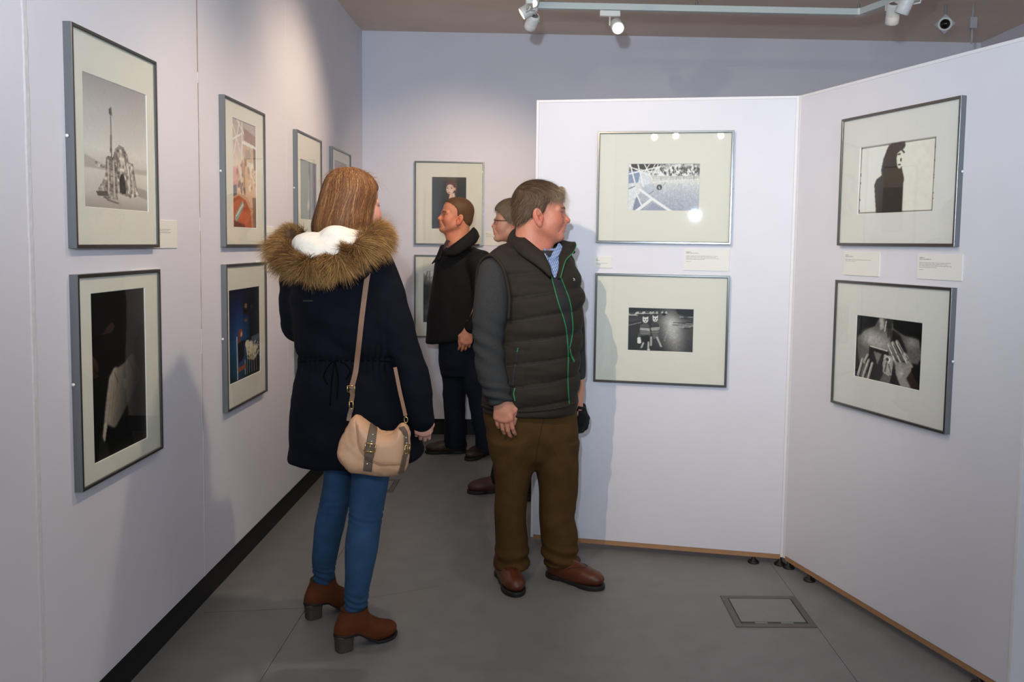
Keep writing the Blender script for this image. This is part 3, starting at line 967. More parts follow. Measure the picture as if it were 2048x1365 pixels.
# in view on the cross section
c1 = at(1057, 20, 4.58)
track_lamp('lit white spotlight at the left track corner, aimed at the left wall', (-.04, 4.58, ZT - .018), c1, (-.80, -.05, -.52), True, 60, (0, 1), ang=84)
c2 = at(1064, 43, 4.66)
track_lamp('unlit-looking spotlight hanging below the left track corner, aimed at the back wall', (-.035, 4.66, ZT - .018), c2, (-.30, .80, -.62), True, 70, (0, 1), ang=76)
c3 = at(1234, 52, 4.60)
track_lamp('spotlight with a glowing lens facing the camera, alone on the track', at(1220, 22, 4.62), c3, (.06, -.80, -.46), True, 10, (1, 0), ang=60)
c4 = at(1786, 27, 4.37)
track_lamp('white spotlight with grey rear at the right track corner', (1.825, 4.37, ZT - .018), c4, (.16, .55, -.80), True, 20, (.33, -.94), ang=55, length=.105)
c5 = at(1812, 6, 4.22)
track_lamp('rightmost white spotlight, tilted the other way, cut off by the top edge', (1.885, 4.21, ZT - .018), c5, (-.24, .40, -.85), True, 16, (.33, -.94), ang=55, length=.105)
c6 = at(1067, -6, 4.50)
track_lamp('topmost spotlight at the left track corner, cut off by the top edge', (-.05, 4.46, ZT - .018), c6, (-.2, -.5, -.8), True, 0, (0, 1), ang=55)
# further along the same track, overhead
track_lamp('spotlight overhead on the left arm of the track', (-.05, 3.05, ZT - .018), (-.08, 3.05, 2.64), aim((-.08, 3.05, 2.64), (-1.29, 3.35, 1.2)), True, 46, (0, 1), ang=92)
track_lamp('spotlight overhead nearest the camera on the left arm of the track', (-.05, 1.6, ZT - .018), (-.08, 1.6, 2.64), aim((-.08, 1.6, 2.64), (-1.29, 2.7, 1.3)), True, 22, (0, 1), ang=85)
track_lamp('spotlight overhead on the right arm of the track', (2.45, 2.62, ZT - .018), (2.42, 2.6, 2.64), aim((2.42, 2.6, 2.64), (2.9, 4.0, 1.2)), True, 0, (.36, -.93))

track_lamp('added unseen spotlight overhead in the middle of the left arm of the track', (-.05, 2.3, ZT - .018), (-.02, 2.3, 2.64), aim((-.02, 2.3, 2.64), (1.25, 3.1, .6)), True, 16, (0, 1), ang=95)  # extra lamp added to brighten the right panel and the floor before it

# second track over the entrance side, behind the frame's top edge
t2 = empty('lighting_track', (-.75, 1.5, ZT))
tag(t2, 'short white lighting track overhead towards the entrance', 'light track')
MB().box(-1.05, -.25, 1.483, 1.517, ZT - .017, ZT + .017).build('track_section', track_m, t2, world=True, bevel=.002)
for x in (-.95, -.35):
    MB().lathe([(.004, 0), (.0015, .01), (.0015, ZC - ZT - .017)], 8, (x, 1.5, ZT + .017)).build('suspension_wire', wire_m, t2, world=True)
track_lamp('spotlight overhead aimed at the man in the quilted vest', (-.72, 1.5, ZT - .018), (-.72, 1.52, 2.64), aim((-.72, 1.52, 2.64), (.45, 3.85, 1.45)), True, 112, (1, 0), ang=68, soft=.012)

t3 = empty('lighting_track', (.25, -1.12, ZT))
tag(t3, 'white lighting track behind the camera, mirrored in the picture glass', 'light track')
MB().box(-1.15, 1.65, -1.137, -1.103, ZT - .017, ZT + .017).build('track_section', track_m, t3, world=True, bevel=.002)
for x in (-1.0, 1.5):
    MB().lathe([(.004, 0), (.0015, .01), (.0015, ZC - ZT - .017)], 8, (x, -1.12, ZT + .017)).build('suspension_wire', wire_m, t3, world=True)
for x, y, wh in ((-.86, -1.11, 'left'), (-.61, -1.05, 'middle'), (-.16, -1.18, 'right')):
    track_lamp('%s one of three spotlights behind the camera, mirrored in the picture glass' % wh, (x, -1.12, ZT - .018), (x, y - .04, 2.625), aim((x, y, 2.62), (.65, 3.85, 1.75)), True, 5, (1, 0), ang=40)

# sensor and pendant box below the ceiling
p = at(1890, 48, 5.3)
s = empty('ceiling_camera', tuple(p))
tag(s, 'black-eyed round sensor on a diamond plate below the ceiling', 'sensor')
nd = Vector(CAM - p).normalized(); nd = (nd + Vector((0, 0, -.05))).normalized()
sx_ = nd.cross(Vector((0, 0, 1))).normalized(); sy_ = sx_.cross(nd).normalized()
mb = MB(); q = .062
f4 = [sx_ * q, sy_ * q, -sx_ * q, -sy_ * q]
mb.add([v_ for v_ in f4] + [v_ - nd * .014 for v_ in f4], [(0, 1, 2, 3), (7, 6, 5, 4), (0, 4, 5, 1), (1, 5, 6, 2), (2, 6, 7, 3), (3, 7, 4, 0)])
mb.build('plate', mat('sensor_plate', rgb(176, 172, 174), .5), s, bevel=.003)
MB().lathe([(.042, 0), (.042, .008), (.036, .014), (.030, .010)], 32, (0, 0, 0), nd, caps=False).build('ring', lampw_m, s, smooth=True)
MB().lathe([(.031, .008), (.026, .018), (.014, .025), (.002, .027)], 32, (0, 0, 0), nd).build('dome', mat('black_dome', rgb(6, 6, 7), .12), s, smooth=True)
MB().tube([-nd * .012, -nd * .05, -nd * .05 + Vector((0, 0, ZC - p[2]))], .010, 10).build('bracket', MATS['sensor_plate'], s, smooth=True)
p = at(1945, 46, 5.3)
s = empty('junction_box', tuple(p))
tag(s, 'small white pendant box with a thin conduit near the ceiling', 'junction box')
bp_ = mat('box_plastic', rgb(188, 184, 186), .5)
MB().box(-.022, .022, -.02, .02, -.036, .034).build('box', bp_, s, bevel=.005)
MB().tube([(0, 0, -.034), (0, 0, -.125)], .007, 10).build('conduit', bp_, s, smooth=True)
MB().tube([(0, 0, .03), (0, 0, ZC - p[2])], .005, 8).build('stem', bp_, s, smooth=True)
# ------------------------------------------------------------------ sculpting kit: distance fields blended on a grid, then meshed
def vn3(p, seed=0):
    g = np.random.default_rng(seed).random(4096)
    i = np.floor(p).astype(np.int64)
    f = p - i
    f = f * f * (3 - 2 * f)
    def H(a, b, c):
        return g[((i[:, 0] + a) * 73856093 ^ (i[:, 1] + b) * 19349663 ^ (i[:, 2] + c) * 83492791) & 4095]
    x, y, z = f[:, 0], f[:, 1], f[:, 2]
    a = H(0, 0, 0) * (1 - x) + H(1, 0, 0) * x
    b = H(0, 1, 0) * (1 - x) + H(1, 1, 0) * x
    c = H(0, 0, 1) * (1 - x) + H(1, 0, 1) * x
    d = H(0, 1, 1) * (1 - x) + H(1, 1, 1) * x
    return ((a * (1 - y) + b * y) * (1 - z) + (c * (1 - y) + d * y) * z) * 2 - 1


def cubic(xs, ys, q):
    """smooth monotone-ish interpolation through table points"""
    xs, ys = np.asarray(xs, float), np.asarray(ys, float)
    o = np.argsort(xs); xs, ys = xs[o], ys[o]
    h = np.diff(xs); d = np.diff(ys) / h
    m = np.zeros_like(ys)
    m[1:-1] = np.where(d[:-1] * d[1:] > 0, 2 * d[:-1] * d[1:] / (d[:-1] + d[1:] + 1e-12), 0)
    m[0], m[-1] = d[0], d[-1]
    qq = np.clip(q, xs[0], xs[-1])
    k = np.clip(np.searchsorted(xs, qq) - 1, 0, len(h) - 1)
    t = (qq - xs[k]) / h[k]
    return ((2 * t ** 3 - 3 * t ** 2 + 1) * ys[k] + (t ** 3 - 2 * t ** 2 + t) * h[k] * m[k] + (-2 * t ** 3 + 3 * t ** 2) * ys[k + 1] + (t ** 3 - t ** 2) * h[k] * m[k + 1])


class Vol:
    def __init__(s, lo, hi, h):
        s.lo = np.array(lo, float); s.h = h
        s.n = np.ceil((np.array(hi, float) - s.lo) / h).astype(int) + 1
        s.F = np.full(s.n, .2, np.float32)

    def sub(s, lo, hi):
        a = np.clip(np.floor((np.array(lo) - s.lo) / s.h).astype(int), 0, s.n)
        b = np.clip(np.ceil((np.array(hi) - s.lo) / s.h).astype(int) + 1, 0, s.n)
        sl = tuple(slice(i, j) for i, j in zip(a, b))
        ax = [(s.lo[k] + s.h * np.arange(a[k], b[k])).astype(np.float32) for k in range(3)]
        return sl, ax[0][:, None, None], ax[1][None, :, None], ax[2][None, None, :]

    def comb(s, sl, d, k, op):
        f = s.F[sl]
        if f.size == 0:
            return s
        if op == 'u':
            if k > 0:
                s.F[sl] = np.minimum(f, d) - np.maximum(k - np.abs(f - d), 0) ** 2 / (4 * k)
            else:
                s.F[sl] = np.minimum(f, d)
        elif op == 's':
            d = -d
            if k > 0:
                s.F[sl] = np.maximum(f, d) + np.maximum(k - np.abs(f - d), 0) ** 2 / (4 * k)
            else:
                s.F[sl] = np.maximum(f, d)
        return s

    def ell(s, c, r, k=.01, op='u', rot=None):
        c = np.array(c, float); r = np.array(r, float) if hasattr(r, '__len__') else np.array([r] * 3, float)
        m = (r.max() if rot is not None else r) + k * 1.5 + 2 * s.h
        sl, X, Y, Z = s.sub(c - m, c + m)
        x, y, z = X - c[0], Y - c[1], Z - c[2]
        if rot is not None:
            R = np.array(rot)
            x, y, z = (R[0, 0] * x + R[1, 0] * y + R[2, 0] * z), (R[0, 1] * x + R[1, 1] * y + R[2, 1] * z), (R[0, 2] * x + R[1, 2] * y + R[2, 2] * z)
        k0 = np.sqrt((x / r[0]) ** 2 + (y / r[1]) ** 2 + (z / r[2]) ** 2)
        k1 = np.sqrt((x / r[0] ** 2) ** 2 + (y / r[1] ** 2) ** 2 + (z / r[2] ** 2) ** 2) + 1e-9
        return s.comb(sl, k0 * (k0 - 1) / k1, k, op)

    def ell2(s, c, r, k=.01, op='u'):
        """mirrored pair about y = 0"""
        s.ell(c, r, k, op)
        return s.ell((c[0], -c[1], c[2]), r, k, op)

    def cap(s, a, b, ra, rb=None, k=.01, op='u'):
        rb = ra if rb is None else rb
        a, b = np.array(a, float), np.array(b, float)
        m = max(ra, rb) + k * 1.5 + 2 * s.h
        sl, X, Y, Z = s.sub(np.minimum(a, b) - m, np.maximum(a, b) + m)
        v = b - a; L = v @ v + 1e-12
        x, y, z = X - a[0], Y - a[1], Z - a[2]
        t = np.clip((x * v[0] + y * v[1] + z * v[2]) / L, 0, 1)
        d = np.sqrt((x - t * v[0]) ** 2 + (y - t * v[1]) ** 2 + (z - t * v[2]) ** 2) - (ra + (rb - ra) * t)
        return s.comb(sl, d, k, op)

    def cap2(s, a, b, ra, rb=None, k=.01, op='u'):
        s.cap(a, b, ra, rb, k, op)
        return s.cap((a[0], -a[1], a[2]), (b[0], -b[1], b[2]), ra, rb, k, op)

    def chain(s, pts, rad, k=.01, kj=None):
        # smooth the joints by resampling a spline
        P = np.array(pts, float); R = np.array(rad, float)
        t = np.concatenate([[0], np.cumsum(np.linalg.norm(np.diff(P, axis=0), axis=1))])
        n = max(len(P), int(t[-1] / .03) + 2)
        q = np.linspace(0, t[-1], n)
        S = np.stack([cubic(t, P[:, i], q) for i in range(3)], 1); r = cubic(t, R, q)
        # one min-field for the whole limb, then blend
        m = R.max() + k * 1.5 + 2 * s.h
        sl, X, Y, Z = s.sub(S.min(0) - m, S.max(0) + m)
        D = None
        for i in range(n - 1):
            a, b = S[i], S[i + 1]; v = b - a; L = v @ v + 1e-12
            x, y, z = X - a[0], Y - a[1], Z - a[2]
            u = np.clip((x * v[0] + y * v[1] + z * v[2]) / L, 0, 1)
            d = np.sqrt((x - u * v[0]) ** 2 + (y - u * v[1]) ** 2 + (z - u * v[2]) ** 2) - (r[i] + (r[i + 1] - r[i]) * u)
            D = d if D is None else np.minimum(D, d)
        return s.comb(sl, D, k, 'u')

    def stack(s, rows, k=.02, n=2.0, op='u', grow=0.0):
        """rows of (z, cx, cy, a, b): level cross sections"""
        T = np.array(rows, float)
        T = T[np.argsort(T[:, 0])]
        z0, z1 = T[0, 0], T[-1, 0]
        m = k * 1.5 + 2 * s.h + grow
        sl, X, Y, Z = s.sub((np.min(T[:, 1] - T[:, 3]) - m, np.min(T[:, 2] - T[:, 4]) - m, z0 - m), (np.max(T[:, 1] + T[:, 3]) + m, np.max(T[:, 2] + T[:, 4]) + m, z1 + m))
        q = Z.ravel()
        cx, cy, a, b = [cubic(T[:, 0], T[:, i], q)[None, None, :] for i in range(1, 5)]
        a = a + grow; b = b + grow
        x, y = np.abs(X - cx) / a, np.abs(Y - cy) / b
        q2 = (x ** n + y ** n) ** (1 / n)
        d = (q2 - 1) * np.minimum(a, b)
        d = np.maximum(d, np.maximum(Z - z1 - grow, z0 - grow - Z))
        return s.comb(sl, d.astype(np.float32), k, op)

    def half(s, nrm, off, k=0.0):
        """keep only points with p.n < off"""
        sl, X, Y, Z = s.sub(s.lo, s.lo + s.n * s.h)
        d = X * nrm[0] + Y * nrm[1] + Z * nrm[2] - off
        f = s.F
        s.F = np.maximum(f, d) + (np.maximum(k - np.abs(f - d), 0) ** 2 / (4 * k) if k > 0 else 0)
        return s

    def field(s, fn):
        sl, X, Y, Z = s.sub(s.lo, s.lo + s.n * s.h)
        s.F = fn(s.F, X, Y, Z).astype(np.float32)
        return s

    def mesh(s, smooth=1):
        F = s.F
        # never let the surface run out of the grid
        for ax in range(3):
            ix = [slice(None)] * 3; ix[ax] = 0; F[tuple(ix)] = .05
            ix[ax] = -1; F[tuple(ix)] = .05
        I = F < 0
        nx, ny, nz = F.shape
        cnt = np.zeros((nx - 1, ny - 1, nz - 1), np.int8)
        acc = np.zeros((nx - 1, ny - 1, nz - 1, 3), np.float32)
        sl0 = [slice(0, nx - 1), slice(0, ny - 1), slice(0, nz - 1)]
        def crn(dx, dy, dz):
            return (slice(dx, nx - 1 + dx), slice(dy, ny - 1 + dy), slice(dz, nz - 1 + dz))
        act = np.zeros(cnt.shape, bool)
        c0 = I[crn(0, 0, 0)]
        for d in ((0, 0, 1), (0, 1, 0), (0, 1, 1), (1, 0, 0), (1, 0, 1), (1, 1, 0), (1, 1, 1)):
            act |= (I[crn(*d)] != c0)
        ci = np.argwhere(act)
        acc = np.zeros((len(ci), 3)); num = np.zeros(len(ci))
        C = [(0, 0, 0), (0, 0, 1), (0, 1, 0), (0, 1, 1), (1, 0, 0), (1, 0, 1), (1, 1, 0), (1, 1, 1)]
        val = {c: F[ci[:, 0] + c[0], ci[:, 1] + c[1], ci[:, 2] + c[2]].astype(float) for c in C}
        for a in C:
            for ax in range(3):
                if a[ax]:
                    continue
                b = list(a); b[ax] = 1; b = tuple(b)
                fa, fb = val[a], val[b]
                m = (fa < 0) != (fb < 0)
                t = np.where(m, fa / np.where(m, fa - fb, 1), 0)
                p = np.tile(np.array(a, float), (len(ci), 1)); p[:, ax] = t
                acc[m] += p[m]; num[m] += 1
        V = s.lo + (ci + acc / num[:, None]) * s.h
        idx = np.full(act.shape, -1, np.int32)
        idx[act] = np.arange(len(ci))
        Q = []
        for ax in range(3):
            o = [(1, 2), (2, 0), (0, 1)][ax]
            lo = [slice(1, n - 1) for n in F.shape]; lo[ax] = slice(0, F.shape[ax] - 1)
            hi = [slice(1, n - 1) for n in F.shape]; hi[ax] = slice(1, F.shape[ax])
            A, B = I[tuple(lo)], I[tuple(hi)]
            e = np.argwhere(A != B)
            base = e.copy()
            for k in range(3):
                if k != ax:
                    base[:, k] += 1
            flip = A[e[:, 0], e[:, 1], e[:, 2]]
            def cell(du, dv):
                q = base.copy(); q[:, o[0]] += du; q[:, o[1]] += dv
                return idx[q[:, 0], q[:, 1], q[:, 2]]
            q = np.stack([cell(-1, -1), cell(0, -1), cell(0, 0), cell(-1, 0)], 1)
            q[~flip] = q[~flip][:, ::-1]
            Q.append(q)
        Q = np.concatenate(Q)
        Q = Q[(Q >= 0).all(1)]
        for _ in range(smooth):
            V = relax(V, Q, .5)
        return V, Q


def relax(V, Q, w=.5):
    s = np.zeros_like(V); n = np.zeros(len(V))
    for a, b in ((0, 1), (1, 2), (2, 3), (3, 0)):
        np.add.at(s, Q[:, a], V[Q[:, b]]); np.add.at(s, Q[:, b], V[Q[:, a]])
        np.add.at(n, Q[:, a], 1); np.add.at(n, Q[:, b], 1)
    return V * (1 - w) + w * s / np.maximum(n, 1)[:, None]


def vnormals(V, Q):
    n = np.cross(V[Q[:, 2]] - V[Q[:, 0]], V[Q[:, 3]] - V[Q[:, 1]])
    N = np.zeros_like(V)
    for k in range(4):
        np.add.at(N, Q[:, k], n)
    return N / (np.linalg.norm(N, axis=1)[:, None] + 1e-12)


def join(*parts):
    V, Q, Cc, o = [], [], [], 0
    for v, q, c in parts:
        V.append(v); Q.append(q + o); o += len(v)
        Cc.append(np.tile(np.array(c)[:3], (len(v), 1)) if np.ndim(c) == 1 else c)
    return np.concatenate(V), np.concatenate(Q), np.concatenate(Cc)


def wrinkle(V, Q, amp, freq, seed, stretch=(1, 1, 1)):
    N = vnormals(V, Q)
    p = V * freq * np.array(stretch)
    n = vn3(p, seed) + .5 * vn3(p * 2.1, seed + 1)
    return V + N * (amp * n)[:, None]


def bvh(V, Q):
    return BVHTree.FromPolygons(V.tolist(), Q.tolist())


def hit(tree, px, py, off=0.0):
    d = Vector(ray(px, py)).normalized()
    p, n, i, t = tree.ray_cast(Vector(CAM), d)
    if p is None:
        p, n, i, t = tree.find_nearest(Vector(at(px, py, 3.3)))
    if n.dot(d) > 0:
        n = -n
    return p + n * off, n


def catmull(P, n):
    P = np.array(P, float)
    t = np.concatenate([[0], np.cumsum(np.linalg.norm(np.diff(P, axis=0), axis=1) + 1e-6)])
    q = np.linspace(0, t[-1], n)
    return np.stack([cubic(t, P[:, i], q) for i in range(P.shape[1])], 1)


def band(path, norms, width, thick):
    """flat strap following path, facing norms; returns an MB"""
    mb = MB()
    k = len(path)
    Wd = width if hasattr(width, '__len__') else [width] * k
    vs = []
    for i in range(k):
        p = Vector(path[i]); n = Vector(norms[i]).normalized()
        t = (Vector(path[min(i + 1, k - 1)]) - Vector(path[max(i - 1, 0)])).normalized()
        s = t.cross(n).normalized() * Wd[i] * .5
        vs += [p - s, p + s, p + s * .9 + n * thick, p - s * .9 + n * thick]
    fs = []
    for i in range(k - 1):
        for j in range(4):
            fs.append((i * 4 + j, i * 4 + (j + 1) % 4, i * 4 + 4 + (j + 1) % 4, i * 4 + 4 + j))
    fs += [(3, 2, 1, 0), tuple((k - 1) * 4 + j for j in range(4))]
    return mb.add(vs, fs)


def band_on(tree, pix, width, thick, n=24, off=.0005):
    P = catmull(pix, n)
    H = [hit(tree, a, b, off) for a, b in P]
    return band([h[0] for h in H], [h[1] for h in H], width, thick)


def strands(root, d0, bend, length, width, segs, croot, ctip, seed=1, jit=.15, side=None):
    """thin tapered ribbons; arrays per strand. returns verts, quads, colours"""
    g = np.random.default_rng(seed)
    N = len(root)
    d = d0 / (np.linalg.norm(d0, axis=1)[:, None] + 1e-9) + g.normal(0, jit, (N, 3))
    d /= np.linalg.norm(d, axis=1)[:, None]
    if side is None:
        side = np.cross(d, g.normal(0, 1, (N, 3)))
    side = side / (np.linalg.norm(side, axis=1)[:, None] + 1e-9)
    t = np.linspace(0, 1, segs + 1)
    L = np.asarray(length)[:, None, None]
    P = root[:, None, :] + L * (t[None, :, None] * d[:, None, :] + (t ** 2)[None, :, None] * bend[:, None, :])
    w = (width * (1 - .85 * t ** 1.5))[None, :, None] * side[:, None, :]
    V = np.stack([P - w, P + w], 2).reshape(-1, 3)
    k = (np.arange(N)[:, None] * (segs + 1) + np.arange(segs)[None, :]).ravel() * 2
    Q = np.stack([k, k + 1, k + 3, k + 2], 1).astype(np.int32)
    c = croot[:, None, :] * (1 - t[None, :, None]) + ctip[:, None, :] * t[None, :, None]
    c = np.repeat(c[:, :, None, :], 2, 2).reshape(-1, 3)
    return V, Q, c


def ribbons(P, width, side, col):
    """P (N, S, 3) polylines -> ribbons; col (N, S, 3)"""
    N, S, _ = P.shape
    t = np.linspace(0, 1, S)
    w = (width * (1 - .7 * t ** 3))[None, :, None] * side
    V = np.stack([P - w, P + w], 2).reshape(-1, 3)
    k = (np.arange(N)[:, None] * S + np.arange(S - 1)[None, :]).ravel() * 2
    Q = np.stack([k, k + 1, k + 3, k + 2], 1).astype(np.int32)
    return V, Q, np.repeat(col[:, :, None, :], 2, 2).reshape(-1, 3)


def L3(r, g, b):
    return np.array([lin1(r), lin1(g), lin1(b)])


def prow(rows):
    """(py, px left, px right, Y, b) outline rows -> level sections"""
    out = []
    for py, pl, pr, Y, b in rows:
        p, q = at(pl, py, Y), at(pr, py, Y)
        out.append(((p[2] + q[2]) / 2, (p[0] + q[0]) / 2, Y, (q[0] - p[0]) / 2, b))
    return out


def sheet(name, A, B, n, m, thick, material, parent, bulge=0.0, col=None, smooth=True):
    """thick cloth between two edge curves A and B (world points)"""
    a, b = catmull(A, n), catmull(B, n)
    t = np.linspace(0, 1, m)
    G = a[:, None, :] * (1 - t)[None, :, None] + b[:, None, :] * t[None, :, None]
    du = np.gradient(G, axis=0); dv = np.gradient(G, axis=1)
    N = np.cross(du, dv); N /= np.linalg.norm(N, axis=2)[..., None] + 1e-9
    if (N * (CAM - G)).sum() < 0:
        N = -N
    G = G + N * (bulge * np.sin(PI * t)[None, :, None])
    top, bot = (G + N * thick / 2).reshape(-1, 3), (G - N * thick / 2).reshape(-1, 3)
    idx = np.arange(n * m).reshape(n, m); o = n * m
    fs = []
    for i in range(n - 1):
        for j in range(m - 1):
            fs.append((idx[i, j], idx[i + 1, j], idx[i + 1, j + 1], idx[i, j + 1]))
            fs.append((idx[i, j] + o, idx[i, j + 1] + o, idx[i + 1, j + 1] + o, idx[i + 1, j] + o))
    rim = [idx[i, 0] for i in range(n)] + [idx[n - 1, j] for j in range(1, m)] + [idx[i, m - 1] for i in range(n - 2, -1, -1)] + [idx[0, j] for j in range(m - 2, 0, -1)]
    for i in range(len(rim)):
        p, q = rim[i], rim[(i + 1) % len(rim)]
        fs.append((p, q, q + o, p + o))
    fs = [tuple(int(x) for x in f) for f in fs]
    V = np.concatenate([top, bot])
    if col is not None:
        col = np.concatenate([col(G.reshape(-1, 3), a, b)] * 2)
    ob = obj(name, V, fs, material, parent, smooth, 0.0, True, col=col)
    return ob, G


# ------------------------------------------------------------------ people: heads and hands
skin_m = mat('skin', (1, 1, 1, 1), .48, attr='Col', noise=.05, nscale=120, bump=.15, bscale=500, spec=.4)
for _n in MATS['skin'].node_tree.nodes:
    if _n.type == 'BSDF_PRINCIPLED':
        _n.inputs['Subsurface Weight'].default_value = .12
        _n.inputs['Subsurface Radius'].default_value = (.012, .005, .003)
hair_m = mat('hair', (1, 1, 1, 1), .58, attr='Col', spec=.22)
fur_m = mat('faux_fur', (1, 1, 1, 1), .6, attr='Col', spec=.25)
lash_m = mat('dark_lashes', rgb(46, 32, 26), .8)
eye_m = mat('eyeball', (1, 1, 1, 1), .15, attr='Col')


def head_sdf(p, h=.0019):
    """canonical head: +x the face, z = 0 the eyes. p: optional tweaks"""
    v = Vol((-.135, -.115, -.235), (.15, .115, .155), h)
    fem = p.get('fem', 0)
    v.ell((-.012, 0, .042), (.096, .077, .086), 0)
    v.ell((.030, 0, .046), (.071, .065, .064), .03)
    v.ell((.040, 0, -.020), (.060, .063 - .004 * fem, .075), .03)
    v.ell((.043, 0, -.076), (.052 - .004 * fem, .054 - .008 * fem, .044), .03)
    v.cap2((.004, .056, -.058), (.082, .018, -.103), .020 - .004 * fem, .015, .025)
    v.ell((.090, 0, -.101), (.020, .023 - .004 * fem, .018), .02)
    if p.get('jowl', 0):
        v.cap((.052, 0, -.100), (.002, 0, -.165), .028, .052, .025)
    nr = p.get('neck', .062)
    v.chain([(-.028, 0, -.04), (-.034, 0, -.12), (-.03, 0, -.24)], [nr, nr, nr * 1.08], .03)
    v.ell2((.066, .042, -.036), (.030, .023, .029), .03)
    v.cap2((.0985, .012, .014), (.080, .052, .012), .0115 - .003 * fem, .010, .014)
    v.ell2((.1135, .035, -.005), (.023, .024, .015), .010, 's')
    v.chain([(.0985, 0, .006), (.1085, 0, -.014), (.1175 + p.get('nose', 0), 0, -.033)], [.0085, .0085, .0115 - .002 * fem], .010)
    v.ell2((.1065, .0135, -.040), (.014, .0078, .0085), .006)
    v.ell((.1035, 0, -.047), (.012, .010, .007), .008)
    v.ell2((.1135, .0075, -.0475), (.006, .0038, .004), .003, 's')
    v.ell((.088, 0, -.066), (.026, .031, .026), .02)
    v.cap((.1040, -.015, -.0650), (.1040, .015, -.0650), .0078, None, .006)
    v.cap((.1025, -.013, -.0785), (.1025, .013, -.0785), .0086, None, .006)
    v.ell((.1165, 0, -.0716), (.011, .026, .0013), .003, 's')
    v.ell((.114, 0, -.0900), (.010, .020, .004), .01, 's')
    # folds beside the nose, under the eyes, on the brow
    v.chain([(.100, .021, -.040), (.093, .032, -.056), (.083, .036, -.078)], [.0028, .0030, .0022], 0) if False else None
    fd = p.get('folds', 0)
    if fd:
        v.cap2((.108, .021, -.045), (.096, .037, -.066), .0028 * fd, .0026 * fd, .007, 's')
        v.cap2((.096, .037, -.066), (.084, .041, -.084), .0026 * fd, .0018 * fd, .007, 's')
        v.cap2((.105, .026, -.025), (.088, .053, -.026), .0022 * fd, .0016 * fd, .006, 's')
    v.ell((.098, 0, -.028), (.013, .013, .020), .006)
    v.ell2((.094, .018, -.034), (.012, .010, .012), .012)
    # lids
    v.ell2((.0840, .034, -.003), .0146, .002)
    v.ell2((.1000, .035, -.0040), (.0100, .0140, .0034), .0012, 's')
    # ears
    for s_ in (1, -1):
        a = -.18
        R = np.array([[math.cos(a), 0, math.sin(a)], [0, 1, 0], [-math.sin(a), 0, math.cos(a)]])
        v.ell((-.008, s_ * .0805, -.022), (.0205, .0085, .036), .006, rot=R)
        v.ell((.003, s_ * .0900, -.024), (.0095, .0140, .0170), .002, 's', rot=R)
        v.ell((-.006, s_ * .0915, -.008), (.0095, .0100, .0170), .0015, 's', rot=R)
        v.cap((.000, s_ * .0850, -.016), (-.016, s_ * .0865, -.012), .0022, .0018, .002)
        v.ell((.0125, s_ * .0790, -.024), (.0045, .005, .007), .004)
        v.ell((.002, s_ * .078, -.053), (.009, .0075, .012), .008)
    return v


def head_colors(V, base, flush, lip, brow, broww=1.0):
    c = np.tile(base, (len(V), 1))
    x, y, z = V[:, 0], V[:, 1], V[:, 2]
    ay = np.abs(y)
    def mixin(m, col):
        nonlocal c
        m = np.clip(m, 0, 1)[:, None]
        c = c * (1 - m) + col * m
    def gau(px, py, pz, s):
        return np.exp(-((x - px) ** 2 + (ay - py) ** 2 + (z - pz) ** 2) / (s * s))
    mott = .5 + .5 * vn3(V * 90, 77) * .6 + .25 * vn3(V * 240, 78)
    mixin(.30 * np.clip(mott, 0, 1), flush)
    mixin(.75 * gau(.085, .045, -.035, .032), flush)
    mixin(.8 * gau(.12, 0, -.035, .016), flush)
    mixin(.7 * gau(-.005, .085, -.03, .03), flush)
    mixin(.45 * gau(.04, .05, -.12, .05), flush)
    mixin((np.exp(-((z + .072) / .011) ** 2) * (ay < .024) * (x > .094)) * .75, lip)
    bz = .020 - ((ay - .03) / .03) ** 2 * .006
    mixin(np.exp(-((z - bz) / .0052) ** 2) * (ay > .008) * (ay < .058) * (x > .07) * .9 * broww, brow)
    mixin(np.exp(-((x - .0975) ** 2 + (ay - .034) ** 2 * .3 + (z + .0005) ** 2 * 6) / .006 ** 2) * .6, brow * .5)
    return c


def brow_strands(col, seed, n=260, ln=.010, lift=.5):
    g = np.random.default_rng(seed)
    ay = g.uniform(.010, .054, n); sg = np.where(g.random(n) < .5, -1, 1)
    x = .1085 - (ay - .012) ** 2 * 9.0 - np.clip(ay - .04, 0, 1) * .25
    z = .0185 - ((ay - .03) / .03) ** 2 * .005 + g.normal(0, .0022, n)
    root = np.stack([x - .003, sg * ay, z], 1)
    d = np.stack([np.full(n, lift), sg * .9, np.full(n, .12)], 1)
    cc = col * g.uniform(.6, 1.3, n)[:, None]
    return strands(root, d, np.tile([-.25, 0, -.2], (n, 1)), ln * g.uniform(.7, 1.3, n), .0006, 3, cc, cc, seed, .2)


def place(V, pos, face, scale=1.0, tilt=0.0, roll=0.0):
    """canonical -> world. face = (x, y) heading of the nose; tilt > 0 looks up"""
    f = np.array([face[0], face[1], 0.0]); f /= np.linalg.norm(f)
    l = np.array([-f[1], f[0], 0.0]); u = np.array([0, 0, 1.0])
    ct, st = math.cos(tilt), math.sin(tilt)
    f2, u2 = f * ct + u * st, u * ct - f * st
    cr, sr = math.cos(roll), math.sin(roll)
    l2, u3 = l * cr + u2 * sr, u2 * cr - l * sr
    return np.array(pos) + scale * (V[:, :1] * f2 + V[:, 1:2] * l2 + V[:, 2:3] * u3)


